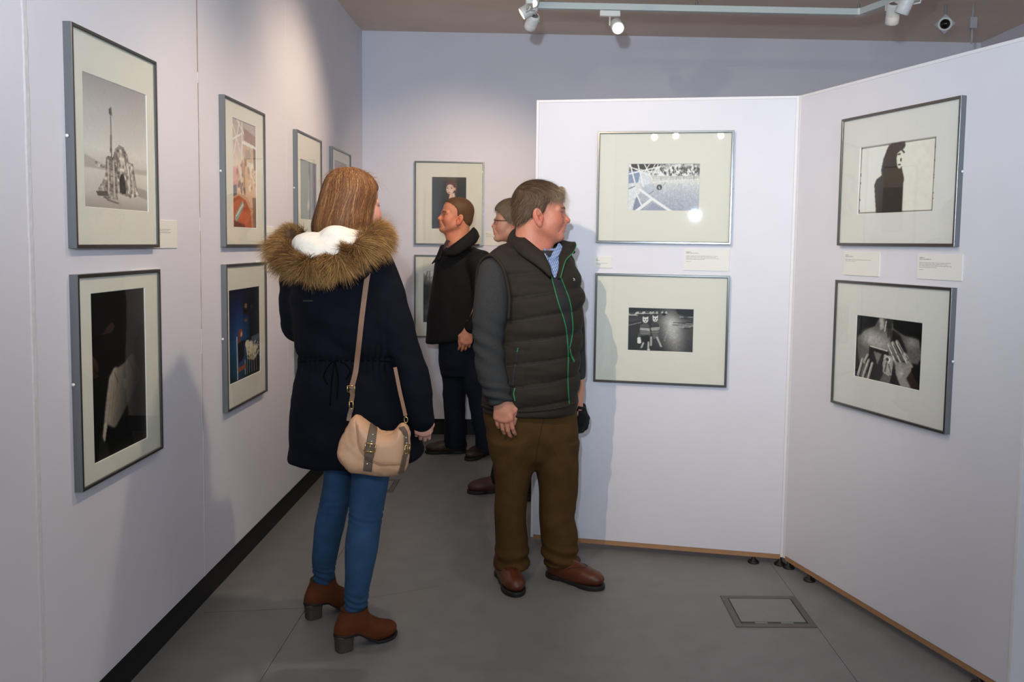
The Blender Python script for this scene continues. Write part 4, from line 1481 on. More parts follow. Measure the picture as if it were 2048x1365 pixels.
def eye_mesh(pos, face, scale, tilt, parent, gaze=0.0):
    for s_ in (1, -1):
        n, m = 14, 20
        V, f = [], []
        for i in range(n + 1):
            for j in range(m):
                a, b = PI * i / n, 2 * PI * j / m
                V.append((math.cos(a), math.sin(a) * math.cos(b), math.sin(a) * math.sin(b)))
        V = np.array(V)
        cl = np.tile(L3(226, 218, 210), (len(V), 1))
        cl[V[:, 0] > .86] = L3(40, 46, 48); cl[V[:, 0] > .965] = L3(8, 8, 9)
        P = V * .0128 + np.array([.0835, s_ * .034, -.003])
        f = [(i * m + j, i * m + (j + 1) % m, (i + 1) * m + (j + 1) % m, (i + 1) * m + j) for i in range(n) for j in range(m)]
        eo = obj('eye', place(P, pos, face, scale, tilt), np.array(f), eye_m, parent, True, world=True, col=cl)
        arc = [(.0840 + .0151 * math.cos(a_) * .985, s_ * (.034 + .0155 * math.sin(a_)), .0004 - .0022 * (a_ / 1.3) ** 2) for a_ in np.linspace(-1.15, 1.35, 14)]
        lo = MB().tube(place(np.array(arc), pos, face, scale, tilt), [.0005] + [.0011] * 12 + [.0005], 6).build('lashes', lash_m, eo)
        lo.location = -Vector(parent.location)


def hand_sdf(P, D, B, T, s=1.0, curl=(.35, .45, .35), h=.0022, spread=.10, thumb=.5, lens=None):
    """P wrist, D fingers, B back of the hand, T thumb side"""
    P, D, B, T = [np.array(q, float) for q in (P, D, B, T)]
    D /= np.linalg.norm(D); B = B - D * (B @ D); B /= np.linalg.norm(B)
    T = T - D * (T @ D) - B * (T @ B); T /= np.linalg.norm(T)
    v = Vol(P - .22 * s, P + .22 * s, h)
    offs = [.0300, .0105, -.0095, -.0285]
    kn = [.088, .094, .090, .080]
    v.cap(P - D * .05 * s, P + D * .012 * s, .027 * s, .027 * s, .0)
    for o, l_ in zip(offs, kn):
        v.cap(P + T * o * .55 * s, P + (T * o + D * l_) * s, .0165 * s, .0125 * s, .016 * s)
    v.ell(P + (D * .05 + T * .0 - B * .006) * s, .022 * s, .02)
    L = [(.043, .025, .020), (.048, .029, .021), (.045, .027, .021), (.035, .021, .018)]
    rad = [.0098, .0100, .0096, .0086]
    tips = []
    for i in range(4):
        q = P + (T * offs[i] + D * kn[i]) * s
        ang = 0
        dirT = T * (spread * (1.5 - i) / 1.5)
        pts, rr = [q - D * .012 * s], [rad[i] * 1.08 * s]
        pts.append(q); rr.append(rad[i] * 1.1 * s)
        for j in range(3):
            ang += curl[j] * (1 + .12 * i)
            d = D * math.cos(ang) - B * math.sin(ang) + dirT * math.cos(ang)
            q = q + d / np.linalg.norm(d) * L[i][j] * s
            pts.append(q); rr.append(rad[i] * (1 - .08 * (j + 1)) * s)
        for a in range(len(pts) - 1):
            v.cap(pts[a], pts[a + 1], rr[a], rr[a + 1], .0022 if a else .008)
        tips.append(pts)
    t0 = P + (T * .022 + D * .022 - B * .008) * s
    t1 = P + (T * .046 + D * .056 - B * .018) * s
    t2 = t1 + (D * .034 + T * .012 * (1 - thumb) - B * .012 - T * .006 * thumb) * s
    t3 = t2 + (D * .027 - B * .008 - T * .010 * thumb) * s
    v.cap(t0, t1, .0165 * s, .0135 * s, .018 * s)
    v.cap(t1, t2, .0128 * s, .0110 * s, .006)
    v.cap(t2, t3, .0110 * s, .0088 * s, .003)
    V, Q = v.mesh(1)
    return V, Q, tips


def hand_colors(V, tips, base, flush):
    m = np.zeros(len(V))
    for pts in tips:
        for q, w, r in ((pts[1], .7, .013), (pts[2], .6, .009), (pts[4], .7, .010)):
            m = np.maximum(m, w * np.exp(-((V - q) ** 2).sum(1) / r ** 2))
    m = m[:, None]
    return base * (1 - m) + flush * m


def short_hair(V, Q, C_, count, length, seed, flow, cols, width=.0011, lift=.25, parent=None):
    """short strands lying along flow over the hair mesh"""
    g = np.random.default_rng(seed)
    N = vnormals(V, Q)
    i = g.integers(0, len(V), count)
    r, n = V[i], N[i]
    f = flow(r)
    f = f - n * (f * n).sum(1)[:, None]
    f /= np.linalg.norm(f, axis=1)[:, None] + 1e-9
    ci = g.random(count)[:, None] ** 1.3
    c0 = cols[0] * (1 - ci) + cols[1] * ci
    ln = length * g.uniform(.6, 1.2, count)
    return strands(r - n * .002, f + n * lift, -n * .12, ln, width, 3, c0 * .7, c0 * 1.15, seed, .16, np.cross(f, n))
# ------------------------------------------------------------------ woman in the navy parka
navy_m = mat('navy_cotton', rgb(9, 12, 22), .85, noise=.22, nscale=14, bump=.35, bscale=700, spec=.15)
navyd_m = mat('navy_ribbon', rgb(5, 6, 11), .95, spec=.08)
fleece_m = mat('white_fleece', rgb(222, 217, 208), .95, noise=.05, nscale=60, bump=.9, bscale=260)
jean_m = mat('blue_denim', rgb(50, 80, 112), .85, noise=.18, nscale=22, bump=.4, bscale=900, spec=.2)
boot_m = mat('tan_suede', rgb(98, 50, 22), .78, noise=.14, nscale=35, bump=.3, bscale=500, spec=.25)
heel_m = mat('stacked_heel', rgb(72, 62, 54), .6, noise=.2, nscale=40, stretch=(1, 1, 9))
sole_m = mat('dark_sole', rgb(24, 22, 21), .6)
metal_m = mat('pale_gold_metal', rgb(214, 186, 128), .25, .95)
steelp_m = mat('nickel', rgb(206, 204, 198), .25, .95)

wo = empty('person', (-.69, 3.07, 0))
tag(wo, 'person in a navy parka with a fur-trimmed hood, blue jeans and tan boots', 'person')

SK_W, FL_W = L3(214, 160, 138), L3(206, 128, 110)
fw = (.78, .625)
hp = at(705, 411, 3.10)
v = head_sdf({'fem': 1, 'neck': .050})
V, Q = v.mesh(1)
Cc = head_colors(V, SK_W, FL_W, L3(176, 98, 92), L3(96, 66, 44))
Vh = place(V, hp, fw, .93, .02)
Dh = at(846, 853, 3.0)
Hv, Hq, tips = hand_sdf(at(845, 832, 3.0), (.02, .10, -1), (.25, -.95, 0), (.9, .3, 0), .74, (.55, .75, .6), .0022, .05, .9)
# slight inner body that carries head and hands
bv = Vol((-1.0, 2.85, .05), (-.35, 3.45, 1.60), .012)
bv.stack(prow([(470, 675, 735, 3.10, .05), (500, 640, 740, 3.08, .06), (530, 615, 750, 3.07, .09), (600, 615, 765, 3.07, .10), (720, 622, 765, 3.07, .09), (830, 630, 780, 3.08, .09), (890, 665, 760, 3.08, .07)]), .02)
bv.chain([at(600, 530, 3.10), at(590, 655, 3.10), at(640, 660, 3.33)], [.045, .038, .030], .03)
bv.chain([at(752, 530, 3.06), at(808, 690, 3.02), at(845, 842, 3.0)], [.045, .038, .026], .03)
bv.chain([at(678, 900, 3.10), at(662, 1040, 3.14), at(646, 1150, 3.20), at(645, 1195, 3.21)], [.045, .036, .026, .024], .03)
bv.chain([at(742, 900, 3.04), at(730, 1040, 2.99), at(712, 1200, 2.95), at(711, 1260, 2.95)], [.050, .038, .026, .024], .03)
Bv, Bq = bv.mesh(1)
V, Q, Cc = join((Vh, Q, Cc), (Hv, Hq, hand_colors(Hv, tips, SK_W, FL_W)), (Bv, Bq, SK_W))
obj('body', V, Q, skin_m, wo, True, world=True, col=Cc)
eye_mesh(hp, fw, .93, .02, wo)

# hair: long bob, parted at the crown
rows = prow([(335, 684, 712, 3.07, .02), (338, 674, 722, 3.07, .042), (346, 662, 737, 3.07, .066), (358, 654, 749, 3.075, .086), (374, 648, 757, 3.08, .100), (392, 643, 757, 3.08, .106), (412, 638, 751, 3.08, .107), (432, 632, 747, 3.07, .106), (448, 628, 744, 3.06, .10), (466, 628, 740, 3.06, .09), (480, 638, 733, 3.06, .08)])
f3 = np.array([fw[0], fw[1], 0]); f3 /= np.linalg.norm(f3)
v = Vol((hp[0] - .2, 2.88, 1.38), (hp[0] + .2, 3.28, 1.78), .005)
v.stack(rows, .005)
v.field(lambda F, X, Y, Z: np.maximum(F, (X - hp[0]) * f3[0] + (Y - hp[1]) * f3[1] - np.interp(Z - hp[2], [-.2, -.06, .02, .05, .09, .14], [.015, .026, .034, .055, .11, .2])))
V, Q = v.mesh(2)
BR, MID, HI = L3(72, 45, 26), L3(122, 80, 48), L3(186, 142, 96)
cn = (vn3(np.stack([np.arctan2(V[:, 1] - hp[1], V[:, 0] - hp[0]) * 9, V[:, 2] * 2, V[:, 2] * 0], 1), 5)[:, None] + 1) / 2
ho = obj('hair', V, Q, hair_m, wo, True, world=True, col=BR * (1 - cn * .6) + MID * cn * .6)
T = np.array(rows); T = T[np.argsort(T[:, 0])]
g = np.random.default_rng(11)
N, S = 6500, 14
ph0 = g.uniform(0, 2 * PI, N)
fa = math.atan2(f3[1], f3[0])
dd = np.abs((ph0 - fa + PI) % (2 * PI) - PI)
ph0 = ph0[dd > 1.02]; N = len(ph0)
z1 = T[-1, 0] - g.random(N) ** 2 * .05; z0 = T[0, 0] + g.uniform(-.004, .05, N) - .0
u = np.linspace(0, 1, S)[None, :] ** .8
Z = z1[:, None] * (1 - u) + z0[:, None] * u
drift = g.normal(0, .10, N)[:, None] * u + .05 * np.sin(u * 7 + g.uniform(0, 6, N)[:, None])
PH = ph0[:, None] + drift
cx, cy, a, b = [np.stack([cubic(T[:, 0], T[:, i], z) for z in Z]) for i in range(1, 5)]
sc = 1.008 + g.uniform(-.006, .045, N)[:, None] + .03 * u ** 3 * g.normal(0, 1, N)[:, None]
P = np.stack([cx + a * sc * np.cos(PH), cy + b * sc * np.sin(PH), Z], 2)
key = (vn3(np.stack([ph0 * 11, ph0 * 0, ph0 * 0], 1), 9) + 1) / 2
w_ = np.clip(key * .42 + .16 + g.normal(0, .20, N) + .35 * (g.random(N) < .05), 0, 1)[:, None]
cb = np.where(w_ < .5, BR * (1 - 2 * w_) + MID * 2 * w_, MID * (2 - 2 * w_) + HI * (2 * w_ - 1))
col = np.repeat(cb[:, None, :], S, 1) * (1 + .25 * u[..., None] * 0)
side = np.stack([-np.sin(PH), np.cos(PH), 0 * PH], 2)
RV, RQ, RC = ribbons(P, .0008, side, col)
# flyaways round the crown and curled ends
nf = 260
pf = g.uniform(0, 2 * PI, nf); zf = T[-1, 0] - g.uniform(.0, .05, nf)
bx_, by_, ba, bb = [cubic(T[:, 0], T[:, i], zf) for i in range(1, 5)]
rt_ = np.stack([bx_ + ba * np.cos(pf), by_ + bb * np.sin(pf), zf], 1)
dr_ = np.stack([np.cos(pf) * .8, np.sin(pf) * .8, g.uniform(.0, .7, nf)], 1)
yV, yQ, yC = strands(rt_, dr_, np.stack([np.cos(pf) * .4, np.sin(pf) * .4, np.full(nf, -1.1)], 1), g.uniform(.02, .05, nf), .00035, 6, np.tile(MID, (nf, 1)), np.tile(HI, (nf, 1)), 3, .35)
RV, RQ, RC = join((RV, RQ, RC), (yV, yQ, yC))
obj('hair_strands', RV, RQ, hair_m, ho, False, world=True, col=RC)
if ho.children:
    pass

# parka
coat_rows = prow([(496, 625, 735, 3.07, .085), (512, 604, 752, 3.07, .115), (535, 590, 770, 3.07, .138), (575, 582, 782, 3.07, .150), (625, 584, 786, 3.07, .150), (680, 592, 788, 3.07, .142), (722, 598, 790, 3.07, .136), (760, 594, 800, 3.07, .150), (805, 588, 814, 3.075, .166), (860, 582, 832, 3.08, .180), (905, 578, 848, 3.08, .190), (930, 577, 852, 3.08, .192), (965, 580, 852, 3.08, .190)])
v = Vol((-1.12, 2.78, .50), (-.32, 3.50, 1.52), .0075)
v.stack(coat_rows, .02, 2.25)
v.cap(at(612, 524, 3.09), at(742, 520, 3.06), .062, .062, .05)
v.chain([at(604, 532, 3.10), at(592, 580, 3.10), at(589, 630, 3.10), at(598, 660, 3.13), at(625, 655, 3.24), at(650, 645, 3.34)], [.066, .063, .056, .052, .046, .038], .025)
v.chain([at(748, 530, 3.06), at(771, 580, 3.05), at(800, 675, 3.03), at(822, 740, 3.02), at(834, 790, 3.01), at(844, 838, 3.0)], [.068, .066, .060, .055, .052, .040], .022)
# hem falls lower at the back left than at the right
pa, pb_ = at(640, 946, 2.9), at(846, 920, 3.02)
sx = (pb_[2] - pa[2]) / (pb_[0] - pa[0])
nv = np.array([sx, 0, -1.0]); nv /= np.linalg.norm(nv)
v.half(nv, nv @ pa, .02)
V, Q = v.mesh(2)
N_ = vnormals(V, Q)
zw = at(690, 722, 2.93)[2]
gath = np.exp(-((V[:, 2] - zw) / .05) ** 2)
tor = ((V[:, 0] > -1.0) & (V[:, 0] < -.48)).astype(float)
ang_ = np.arctan2(V[:, 1] - 3.07, V[:, 0] + .69)
V = V + N_ * (-.006 * np.exp(-((V[:, 2] - zw) / .010) ** 2) * tor + .0035 * gath * np.sin(ang_ * 46 + 4 * vn3(V * 9, 3)) * tor)[:, None]
# folds: diagonal on the back, rings round the sleeve
p = V @ np.array([[.8, 0, .5], [0, 1, 0], [-.5, 0, .8]])
V = V + N_ * (.008 * vn3(p * np.array([5, 5, 17]), 31) + .004 * vn3(p * np.array([11, 11, 34]), 32))[:, None]
coat = obj('parka', V, Q, navy_m, wo, True, world=True)
coat_t = bvh(V, Q)
band_on(coat_t, [(600, 724), (640, 722), (690, 722), (740, 722), (785, 724)], .006, .0008, 30).build('waist_seam', navyd_m, coat, world=False)
for o_ in list(coat.children):
    o_.location = -Vector(wo.location)
for pix in ([(668, 722), (655, 735), (648, 755), (656, 770)], [(670, 722), (690, 728), (700, 745), (692, 760)], [(668, 724), (664, 760), (660, 812)], [(671, 724), (676, 760), (674, 800)]):
    o_ = band_on(coat_t, pix, .005, .002, 12).build('drawcord', navyd_m, coat)
    o_.location = -Vector(wo.location)
o_ = band_on(coat_t, [(607, 602), (617, 602), (627, 602)], .005, .003, 4).build('metal_bar', mat('dull_bar', rgb(64, 64, 60), .5, .6), coat)
o_.location = -Vector(wo.location)
# sleeve cuff
cf = Vol(at(845, 842, 3.0) - .1, at(845, 842, 3.0) + .1, .004)
cf.cap(at(840, 822, 3.005), at(846, 849, 3.0), .040, .034, 0).half((.12, 0, -1), (np.array([.12, 0, -1]) @ at(845, 853, 3.0)), .004)
cV, cQ = cf.mesh(1)
obj('cuff', cV, cQ, navy_m, wo, True, world=True)

# hood: cloth bowl, fleece lining and the fur rim
hv = Vol((-1.06, 2.72, 1.20), (-.44, 3.3, 1.56), .006)
hv.ell(at(650, 545, 2.95), (.15, .075, .065), 0)
hv.ell(at(712, 515, 2.97), (.09, .06, .06), .04)
hv.ell(at(598, 525, 3.0), (.07, .06, .05), .04)
V, Q = hv.mesh(2)
hood = obj('hood', V, Q, navy_m, wo, True, world=True)
lv = Vol((-1.06, 2.72, 1.36), (-.44, 3.3, 1.58), .004)
lv.ell(at(622, 488, 2.94), (.066, .060, .042), 0)
lv.ell(at(674, 474, 2.95), (.060, .065, .042), .015)
lv.ell(at(648, 500, 2.90), (.09, .045, .035), .03)
lv.ell(at(715, 478, 2.98), (.06, .06, .03), .03)
lv.ell(at(640, 520, 2.88), (.10, .035, .03), .03)
lv.ell(at(690, 500, 2.90), (.06, .035, .035), .03)
lv.cap(at(600, 480, 3.02), at(608, 510, 2.91), .022, .03, .02)
V, Q = lv.mesh(2)
V = wrinkle(V, Q, .003, 26, 8)
obj('fleece_lining', V, Q, fleece_m, hood, True, world=False).location = -Vector(wo.location)
path = catmull([at(606, 470, 3.10), at(582, 470, 3.04), at(566, 488, 2.97), at(574, 512, 2.90), at(608, 530, 2.855), at(650, 530, 2.84), at(695, 512, 2.86), at(730, 487, 2.91), at(750, 474, 2.97), at(752, 466, 3.06), at(742, 460, 3.14)], 90)
core_mb = MB().tube(path, [.024 if 5 < i < 85 else .016 for i in range(90)], 10)
g = np.random.default_rng(21)
N = 30000
i = g.uniform(1, 88, N); i0 = i.astype(int); fr = (i - i0)[:, None]
c = path[i0] * (1 - fr) + path[i0 + 1] * fr
t = path[i0 + 1] - path[i0]; t /= np.linalg.norm(t, axis=1)[:, None]
up = np.array([0, 0, 1.0]); s1 = np.cross(t, up); s1 /= np.linalg.norm(s1, axis=1)[:, None]; s2 = np.cross(s1, t)
an = g.uniform(0, 2 * PI, N)[:, None]
rad = s1 * np.cos(an) + s2 * np.sin(an)
ctr = np.array(at(655, 490, 3.0)); out = c - ctr; out[:, 2] *= .5; out /= np.linalg.norm(out, axis=1)[:, None]
root = c + rad * .020
d0 = rad * .75 + out * .55 + np.array([0, -.12, -.10])
clump = np.stack([vn3(c * 38, 61), vn3(c * 38, 62), vn3(c * 38, 63)], 1)
d0 = d0 + clump * .75
bend = out * .15 + np.array([0, 0, -.38]) + clump * .3
ln = g.uniform(.026, .060, N)
k = np.clip(g.normal(.45, .28, N) + .3 * vn3(c * 25, 64), 0, 1)[:, None]
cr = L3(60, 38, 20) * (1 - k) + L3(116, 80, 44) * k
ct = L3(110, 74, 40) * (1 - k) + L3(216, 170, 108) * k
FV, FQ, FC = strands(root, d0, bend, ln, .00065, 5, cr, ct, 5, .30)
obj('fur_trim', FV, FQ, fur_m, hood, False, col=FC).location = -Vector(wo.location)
core_mb.build('fur_backing', mat('fur_backing', rgb(74, 52, 32), .9), hood).location = -Vector(wo.location)

# jeans
v = Vol((-1.0, 2.82, .08), (-.42, 3.36, .85), .006)
v.stack(prow([(885, 646, 708, 3.10, .085), (950, 648, 704, 3.11, .078), (990, 643, 701, 3.12, .068), (1040, 632, 691, 3.14, .062), (1085, 627, 681, 3.16, .064), (1120, 625, 673, 3.18, .058), (1142, 626, 668, 3.195, .047), (1156, 626, 667, 3.20, .042), (1168, 630, 662, 3.205, .034)]), .01)
v.stack(prow([(885, 702, 786, 3.04, .10), (955, 703, 778, 3.03, .090), (1005, 699, 769, 3.01, .076), (1040, 697, 763, 2.99, .066), (1075, 692, 758, 2.975, .068), (1110, 690, 753, 2.965, .066), (1150, 691, 744, 2.955, .056), (1190, 689, 736, 2.95, .047), (1210, 689, 734, 2.95, .043), (1224, 694, 728, 2.95, .035)]), .006)
V, Q = v.mesh(2)
N_ = vnormals(V, Q)
zk, zl, za, zb = at(730, 1038, 2.95)[2], at(660, 1012, 3.1)[2], at(711, 1210, 2.92)[2], at(645, 1155, 3.15)[2]
rt = (V[:, 0] > (at(700, 1000, 3.05)[0])).astype(float)
wv = vn3(V * np.array([7, 7, 16]), 17)
w2 = vn3(V * np.array([22, 22, 30]), 18)
fold = rt * np.exp(-((V[:, 2] - zk) / .028) ** 2) * .0024 * np.sin(V[:, 2] * 300 + wv * 5 + V[:, 0] * 30)
fold += (1 - rt) * np.exp(-((V[:, 2] - zl) / .05) ** 2) * .0012 * np.sin(V[:, 2] * 200 + wv * 6)
fold += rt * np.clip(1 - (V[:, 2] - za) / .06, 0, 1) * .0030 * (np.sin(V[:, 2] * 230 + wv * 7 + V[:, 0] * 40) + w2)
fold += (1 - rt) * np.clip(1 - (V[:, 2] - zb) / .06, 0, 1) * .0030 * (np.sin(V[:, 2] * 240 + wv * 7 + V[:, 0] * 40) + w2)
V = V + N_ * (fold + .0018 * wv)[:, None]
obj('jeans', V, Q, jean_m, wo, True, world=True)


def foot_xf(V, heel, d):
    d = np.array([d[0], d[1]]); d = d / np.linalg.norm(d)
    o = np.empty_like(V)
    o[:, 0] = heel[0] + V[:, 0] * d[0] - V[:, 1] * d[1]
    o[:, 1] = heel[1] + V[:, 0] * d[1] + V[:, 1] * d[0]
    o[:, 2] = V[:, 2]
    return o


def ankle_boot(heel, d):
    arch = lambda s: np.interp(s, [-.02, .062, .085, .125, .155, .21, .26], [.066, .062, .056, .026, .009, .008, .020])
    b = Vol((-.03, -.07, -.01), (.28, .07, .21), .0035)
    b.stack([(.060, .050, 0, .050, .036), (.085, .055, 0, .054, .040), (.112, .066, 0, .053, .044), (.138, .074, 0, .049, .045), (.148, .075, 0, .0485, .0455)], .01, 2.1)
    b.cap((.090, 0, .092), (.165, 0, .043), .040, .033, .03)
    b.ell((.185, 0, .036), (.058, .040, .034), .02)
    b.ell((.120, 0, .050), (.06, .036, .040), .02)
    b.field(lambda F, X, Y, Z: np.maximum(F, arch(X) - Z + 0 * Y))
    V, Q = b.mesh(1)
    bo = obj('boot', foot_xf(V, heel, d), Q, boot_m, wo, True, world=True)
    sv = Vol((-.03, -.07, -.01), (.28, .07, .09), .0028)
    sv.stack([(-.01, .050, 0, .053, .038), (.09, .050, 0, .053, .038)], 0)
    sv.stack([(-.01, .125, 0, .075, .034), (.09, .125, 0, .075, .034)], .01)
    sv.stack([(-.01, .185, 0, .061, .0425), (.09, .185, 0, .061, .0425)], .01)
    sv.field(lambda F, X, Y, Z: np.maximum(F, np.abs(Z - (arch(X) - .002)) - .0048 + 0 * Y))
    V, Q = sv.mesh(0)
    o_ = obj('sole', foot_xf(V, heel, d), Q, sole_m, bo, True)
    o_.location = -Vector(wo.location)
    hl = Vol((-.02, -.06, -.01), (.10, .06, .08), .003)
    hl.stack([(0.0, .036, 0, .030, .028), (.03, .036, 0, .031, .029), (.062, .037, 0, .036, .033)], 0, 3.2)
    V, Q = hl.mesh(1)
    V[:, 2] = np.maximum(V[:, 2], 0.0)
    o_ = obj('heel', foot_xf(V, heel, d), Q, heel_m, bo, True)
    o_.location = -Vector(wo.location)
    zp = [(.108, 0, .172), (.100, -.022, .14)]
    ring = []
    for kk in range(25):
        a_ = 2 * PI * kk / 24
        ring.append((.075 + .0480 * math.cos(a_), .0450 * math.sin(a_), .147))
    mbx = MB().tube(foot_xf(np.array(ring), heel, d), .0022, 6, caps=False)
    o_ = mbx.build('top_edge', sole_m, bo, smooth=True)
    o_.location = -Vector(wo.location)


ankle_boot((-.700, 2.905), (.80, .60))
ankle_boot((-.878, 3.165), (.80, .60))

# ------------------------------------------------------------------ handbag
tan_m = mat('blush_tan_leather', rgb(212, 164, 126), .5, noise=.06, nscale=18, bump=.35, bscale=420)
brown_m = mat('taupe_leather', rgb(104, 86, 70), .55, noise=.12, nscale=30, bump=.3, bscale=400)
strap_m = mat('tan_strap_leather', rgb(126, 90, 66), .6, noise=.08, nscale=30)
YBAG = 2.815


def poly_sdf(pts, X, Z):
    P = np.array(pts, float)
    d = np.full(np.broadcast(X, Z).shape, 1e9); ins = np.zeros(d.shape, bool)
    for i in range(len(P)):
        a, b = P[i], P[(i + 1) % len(P)]
        e = b - a
        wx, wz = X - a[0], Z - a[1]
        t = np.clip((wx * e[0] + wz * e[1]) / (e @ e), 0, 1)
        d = np.minimum(d, (wx - t * e[0]) ** 2 + (wz - t * e[1]) ** 2)
        c = ((a[1] > Z) != (b[1] > Z)) & (X < (b[0] - a[0]) * (Z - a[1]) / ((b[1] - a[1]) if b[1] != a[1] else 1e-9) + a[0])
        ins ^= c
    d = np.sqrt(d)
    return np.where(ins, -d, d)


def pillow(pix, Yc, T, R, h=.0035, bias=0.0, edge=.0):
    pts = np.array([at(a, b, Yc) for a, b in pix])
    pts2 = catmull(np.vstack([pts, pts[:1]]), 60)[:-1]
    v = Vol((pts[:, 0].min() - .03, Yc - T - .03, pts[:, 2].min() - .03), (pts[:, 0].max() + .03, Yc + T + .03, pts[:, 2].max() + .03), h)
    sl, X, Y, Z = v.sub(v.lo, v.lo + v.n * v.h)
    d2 = poly_sdf(pts2[:, [0, 2]], X[:, 0, :], Z[0, :, :])[:, None, :]
    q = np.clip(-d2 / R, 0, 1)
    t = edge + T * np.sqrt(np.clip(1 - (1 - q) ** 2, 0, 1))
    v.F = np.where(d2 < 0, np.abs(Y - Yc - bias) - t, np.maximum(d2, np.abs(Y - Yc) - edge)).astype(np.float32)
    return v


bag = empty('handbag', tuple(at(745, 900, YBAG)))
tag(bag, 'blush tan leather shoulder bag with buckled taupe straps at the parka\'s hip', 'handbag')
v = pillow([(712, 829), (722, 834), (738, 845), (752, 856), (770, 864), (786, 862), (798, 850), (806, 846), (815, 852), (820, 868), (820, 900), (816, 932), (806, 946), (782, 952), (742, 950), (712, 946), (692, 936), (679, 922), (673, 906), (677, 888), (690, 862), (701, 842)], YBAG, .052, .045)
V, Q = v.mesh(2)
N_ = vnormals(V, Q)
V = V + N_ * (.0035 * vn3(V * np.array([34, 20, 14]), 71) + .002 * vn3(V * 60, 72))[:, None]
bo = obj('pouch', V, Q, tan_m, bag, True, world=True)
v = pillow([(714, 832), (724, 835), (740, 846), (754, 857), (770, 865), (786, 863), (798, 851), (807, 848), (815, 856), (818, 880), (817, 908), (811, 928), (796, 934), (772, 935), (748, 929), (730, 916), (718, 898), (712, 872), (711, 848)], YBAG, .054, .040, bias=-.008, edge=.002)
V, Q = v.mesh(2)
N_ = vnormals(V, Q)
V = V + N_ * (.002 * vn3(V * np.array([20, 20, 12]), 73))[:, None]
flap = obj('flap', V, Q, tan_m, bag, True, world=True)
both = join((np.array(V), Q, (0, 0, 0)))
bag_t = bvh(V, Q)
allV, allQ, _c = join((np.array([list(x.co) for x in bo.data.vertices]) + np.array(bag.location), np.array([list(p_.vertices) for p_ in bo.data.polygons]), (0, 0, 0)), (V, Q, (0, 0, 0)))
bag_t2 = bvh(allV, allQ)
bl = -Vector(bag.location)


def put(mbx, name, m_, parent, smooth=False):
    o_ = mbx.build(name, m_, parent, smooth)
    pl = Vector(parent.location)
    if parent.parent is not None:
        pl = pl + Vector(parent.parent.location)
    o_.location = -pl
    return o_


# stitched edge line of the flap
P = catmull([(716, 850), (717, 878), (724, 898), (736, 913), (752, 924), (774, 929), (796, 928), (809, 921)], 40)
H = [hit(bag_t, a_, b_, .0005) for a_, b_ in P]
put(MB().tube([h[0] for h in H], .0011, 6), 'stitch_line', mat('stitching', rgb(176, 130, 98), .7), flap, True)
for pix, wd in (([(747, 853), (744, 872), (741, 893), (738, 915), (735, 942)], .030), ([(803, 856), (811, 872), (811, 896), (807, 920), (801, 946)], .022)):
    st = put(band_on(bag_t2, pix, wd, .004, 26, .001), 'buckle_strap', brown_m, bag)
    if wd > .025:
        bk, studs, lp = (741, 895), ((745, 871), (743, 884), (740, 899), (735, 928)), (739, 910)
    else:
        bk, studs, lp = (811, 899), ((810, 876), (811, 887)), (808, 912)
    p0, n0 = hit(bag_t2, bk[0], bk[1], .006)
    tdir = Vector((-.15, 0, -1)); tdir = (tdir - n0 * tdir.dot(n0)).normalized(); sd = tdir.cross(n0)
    hw_, hh_ = wd * .56, .0135
    cs = [p0 + sd * hw_ + tdir * hh_, p0 - sd * hw_ + tdir * hh_, p0 - sd * hw_ - tdir * hh_, p0 + sd * hw_ - tdir * hh_]
    mb = MB()
    for q in range(4):
        mb.tube([cs[q], cs[(q + 1) % 4]], .0024 if q % 2 else .0032, 8)
    mb.tube([p0 - tdir * hh_, p0 + tdir * hh_ * .9 + n0 * .002], .0017, 6)
    put(mb, 'buckle', metal_m, st, True)
    for sx_, sy_ in studs:
        q0, m0 = hit(bag_t2, sx_, sy_, .0045)
        put(MB().lathe([(.0042, 0), (.0038, .0015), (.0022, .0028), (.0006, .0032)], 12, q0, m0), 'stud', steelp_m, st, True)
    q0, m0 = hit(bag_t2, lp[0], lp[1], .004)
    put(band([q0 - sd * wd * .55, q0, q0 + sd * wd * .55], [m0] * 3, .012, .003), 'keeper_loop', brown_m, st)

# shoulder strap over the coat, rings and tabs
P = catmull([(742, 520), (735, 545), (728, 600), (722, 650), (716, 705), (710, 750), (705, 778)], 40)
pts, nn = [], []
for j, (a_, b_) in enumerate(P):
    p0, n0 = hit(coat_t, a_, b_, .006 + .05 * max(0, (j / 39.0) - .55))
    pts.append(p0); nn.append(Vector((.22, -.97, 0)).normalized())
A_ = np.array([list(q) for q in pts])
for _ in range(14):
    A_[1:-1] = A_[1:-1] * .5 + (A_[:-2] + A_[2:]) * .25
A_[:, 1] -= .006
pts = [Vector(q) for q in A_]
put(band(pts, nn, [.019] * 40, .003), 'shoulder_strap', strap_m, bag)
pe = pts[-1]
pr2 = Vector(at(703, 822, 2.815)); pr1 = Vector(at(703, 803, 2.82))
nfr = Vector((.2, -1, 0)).normalized()
put(band([pe, pe * .5 + pr1 * .5 + Vector((.004, 0, 0)), pr1], [nfr] * 3, .016, .004), 'strap_end', brown_m, bag)
mb = MB()
for cpt, w2, h2 in ((pe, .0125, .011), (pr1 * .6 + pr2 * .4, .006, .012)):
    q = [cpt + Vector((w2, -.004, h2)), cpt + Vector((-w2, -.004, h2)), cpt + Vector((-w2, -.004, -h2)), cpt + Vector((w2, -.004, -h2))]
    for e_ in range(4):
        mb.tube([q[e_], q[(e_ + 1) % 4]], .0020, 8)
put(mb, 'strap_ring', metal_m, bag, True)
put(band([pr1 * .3 + pr2 * .7, pr2 + Vector((-.006, 0, -.012)), Vector(at(697, 842, 2.80))], [nfr] * 3, .015, .004), 'strap_tab', brown_m, bag)
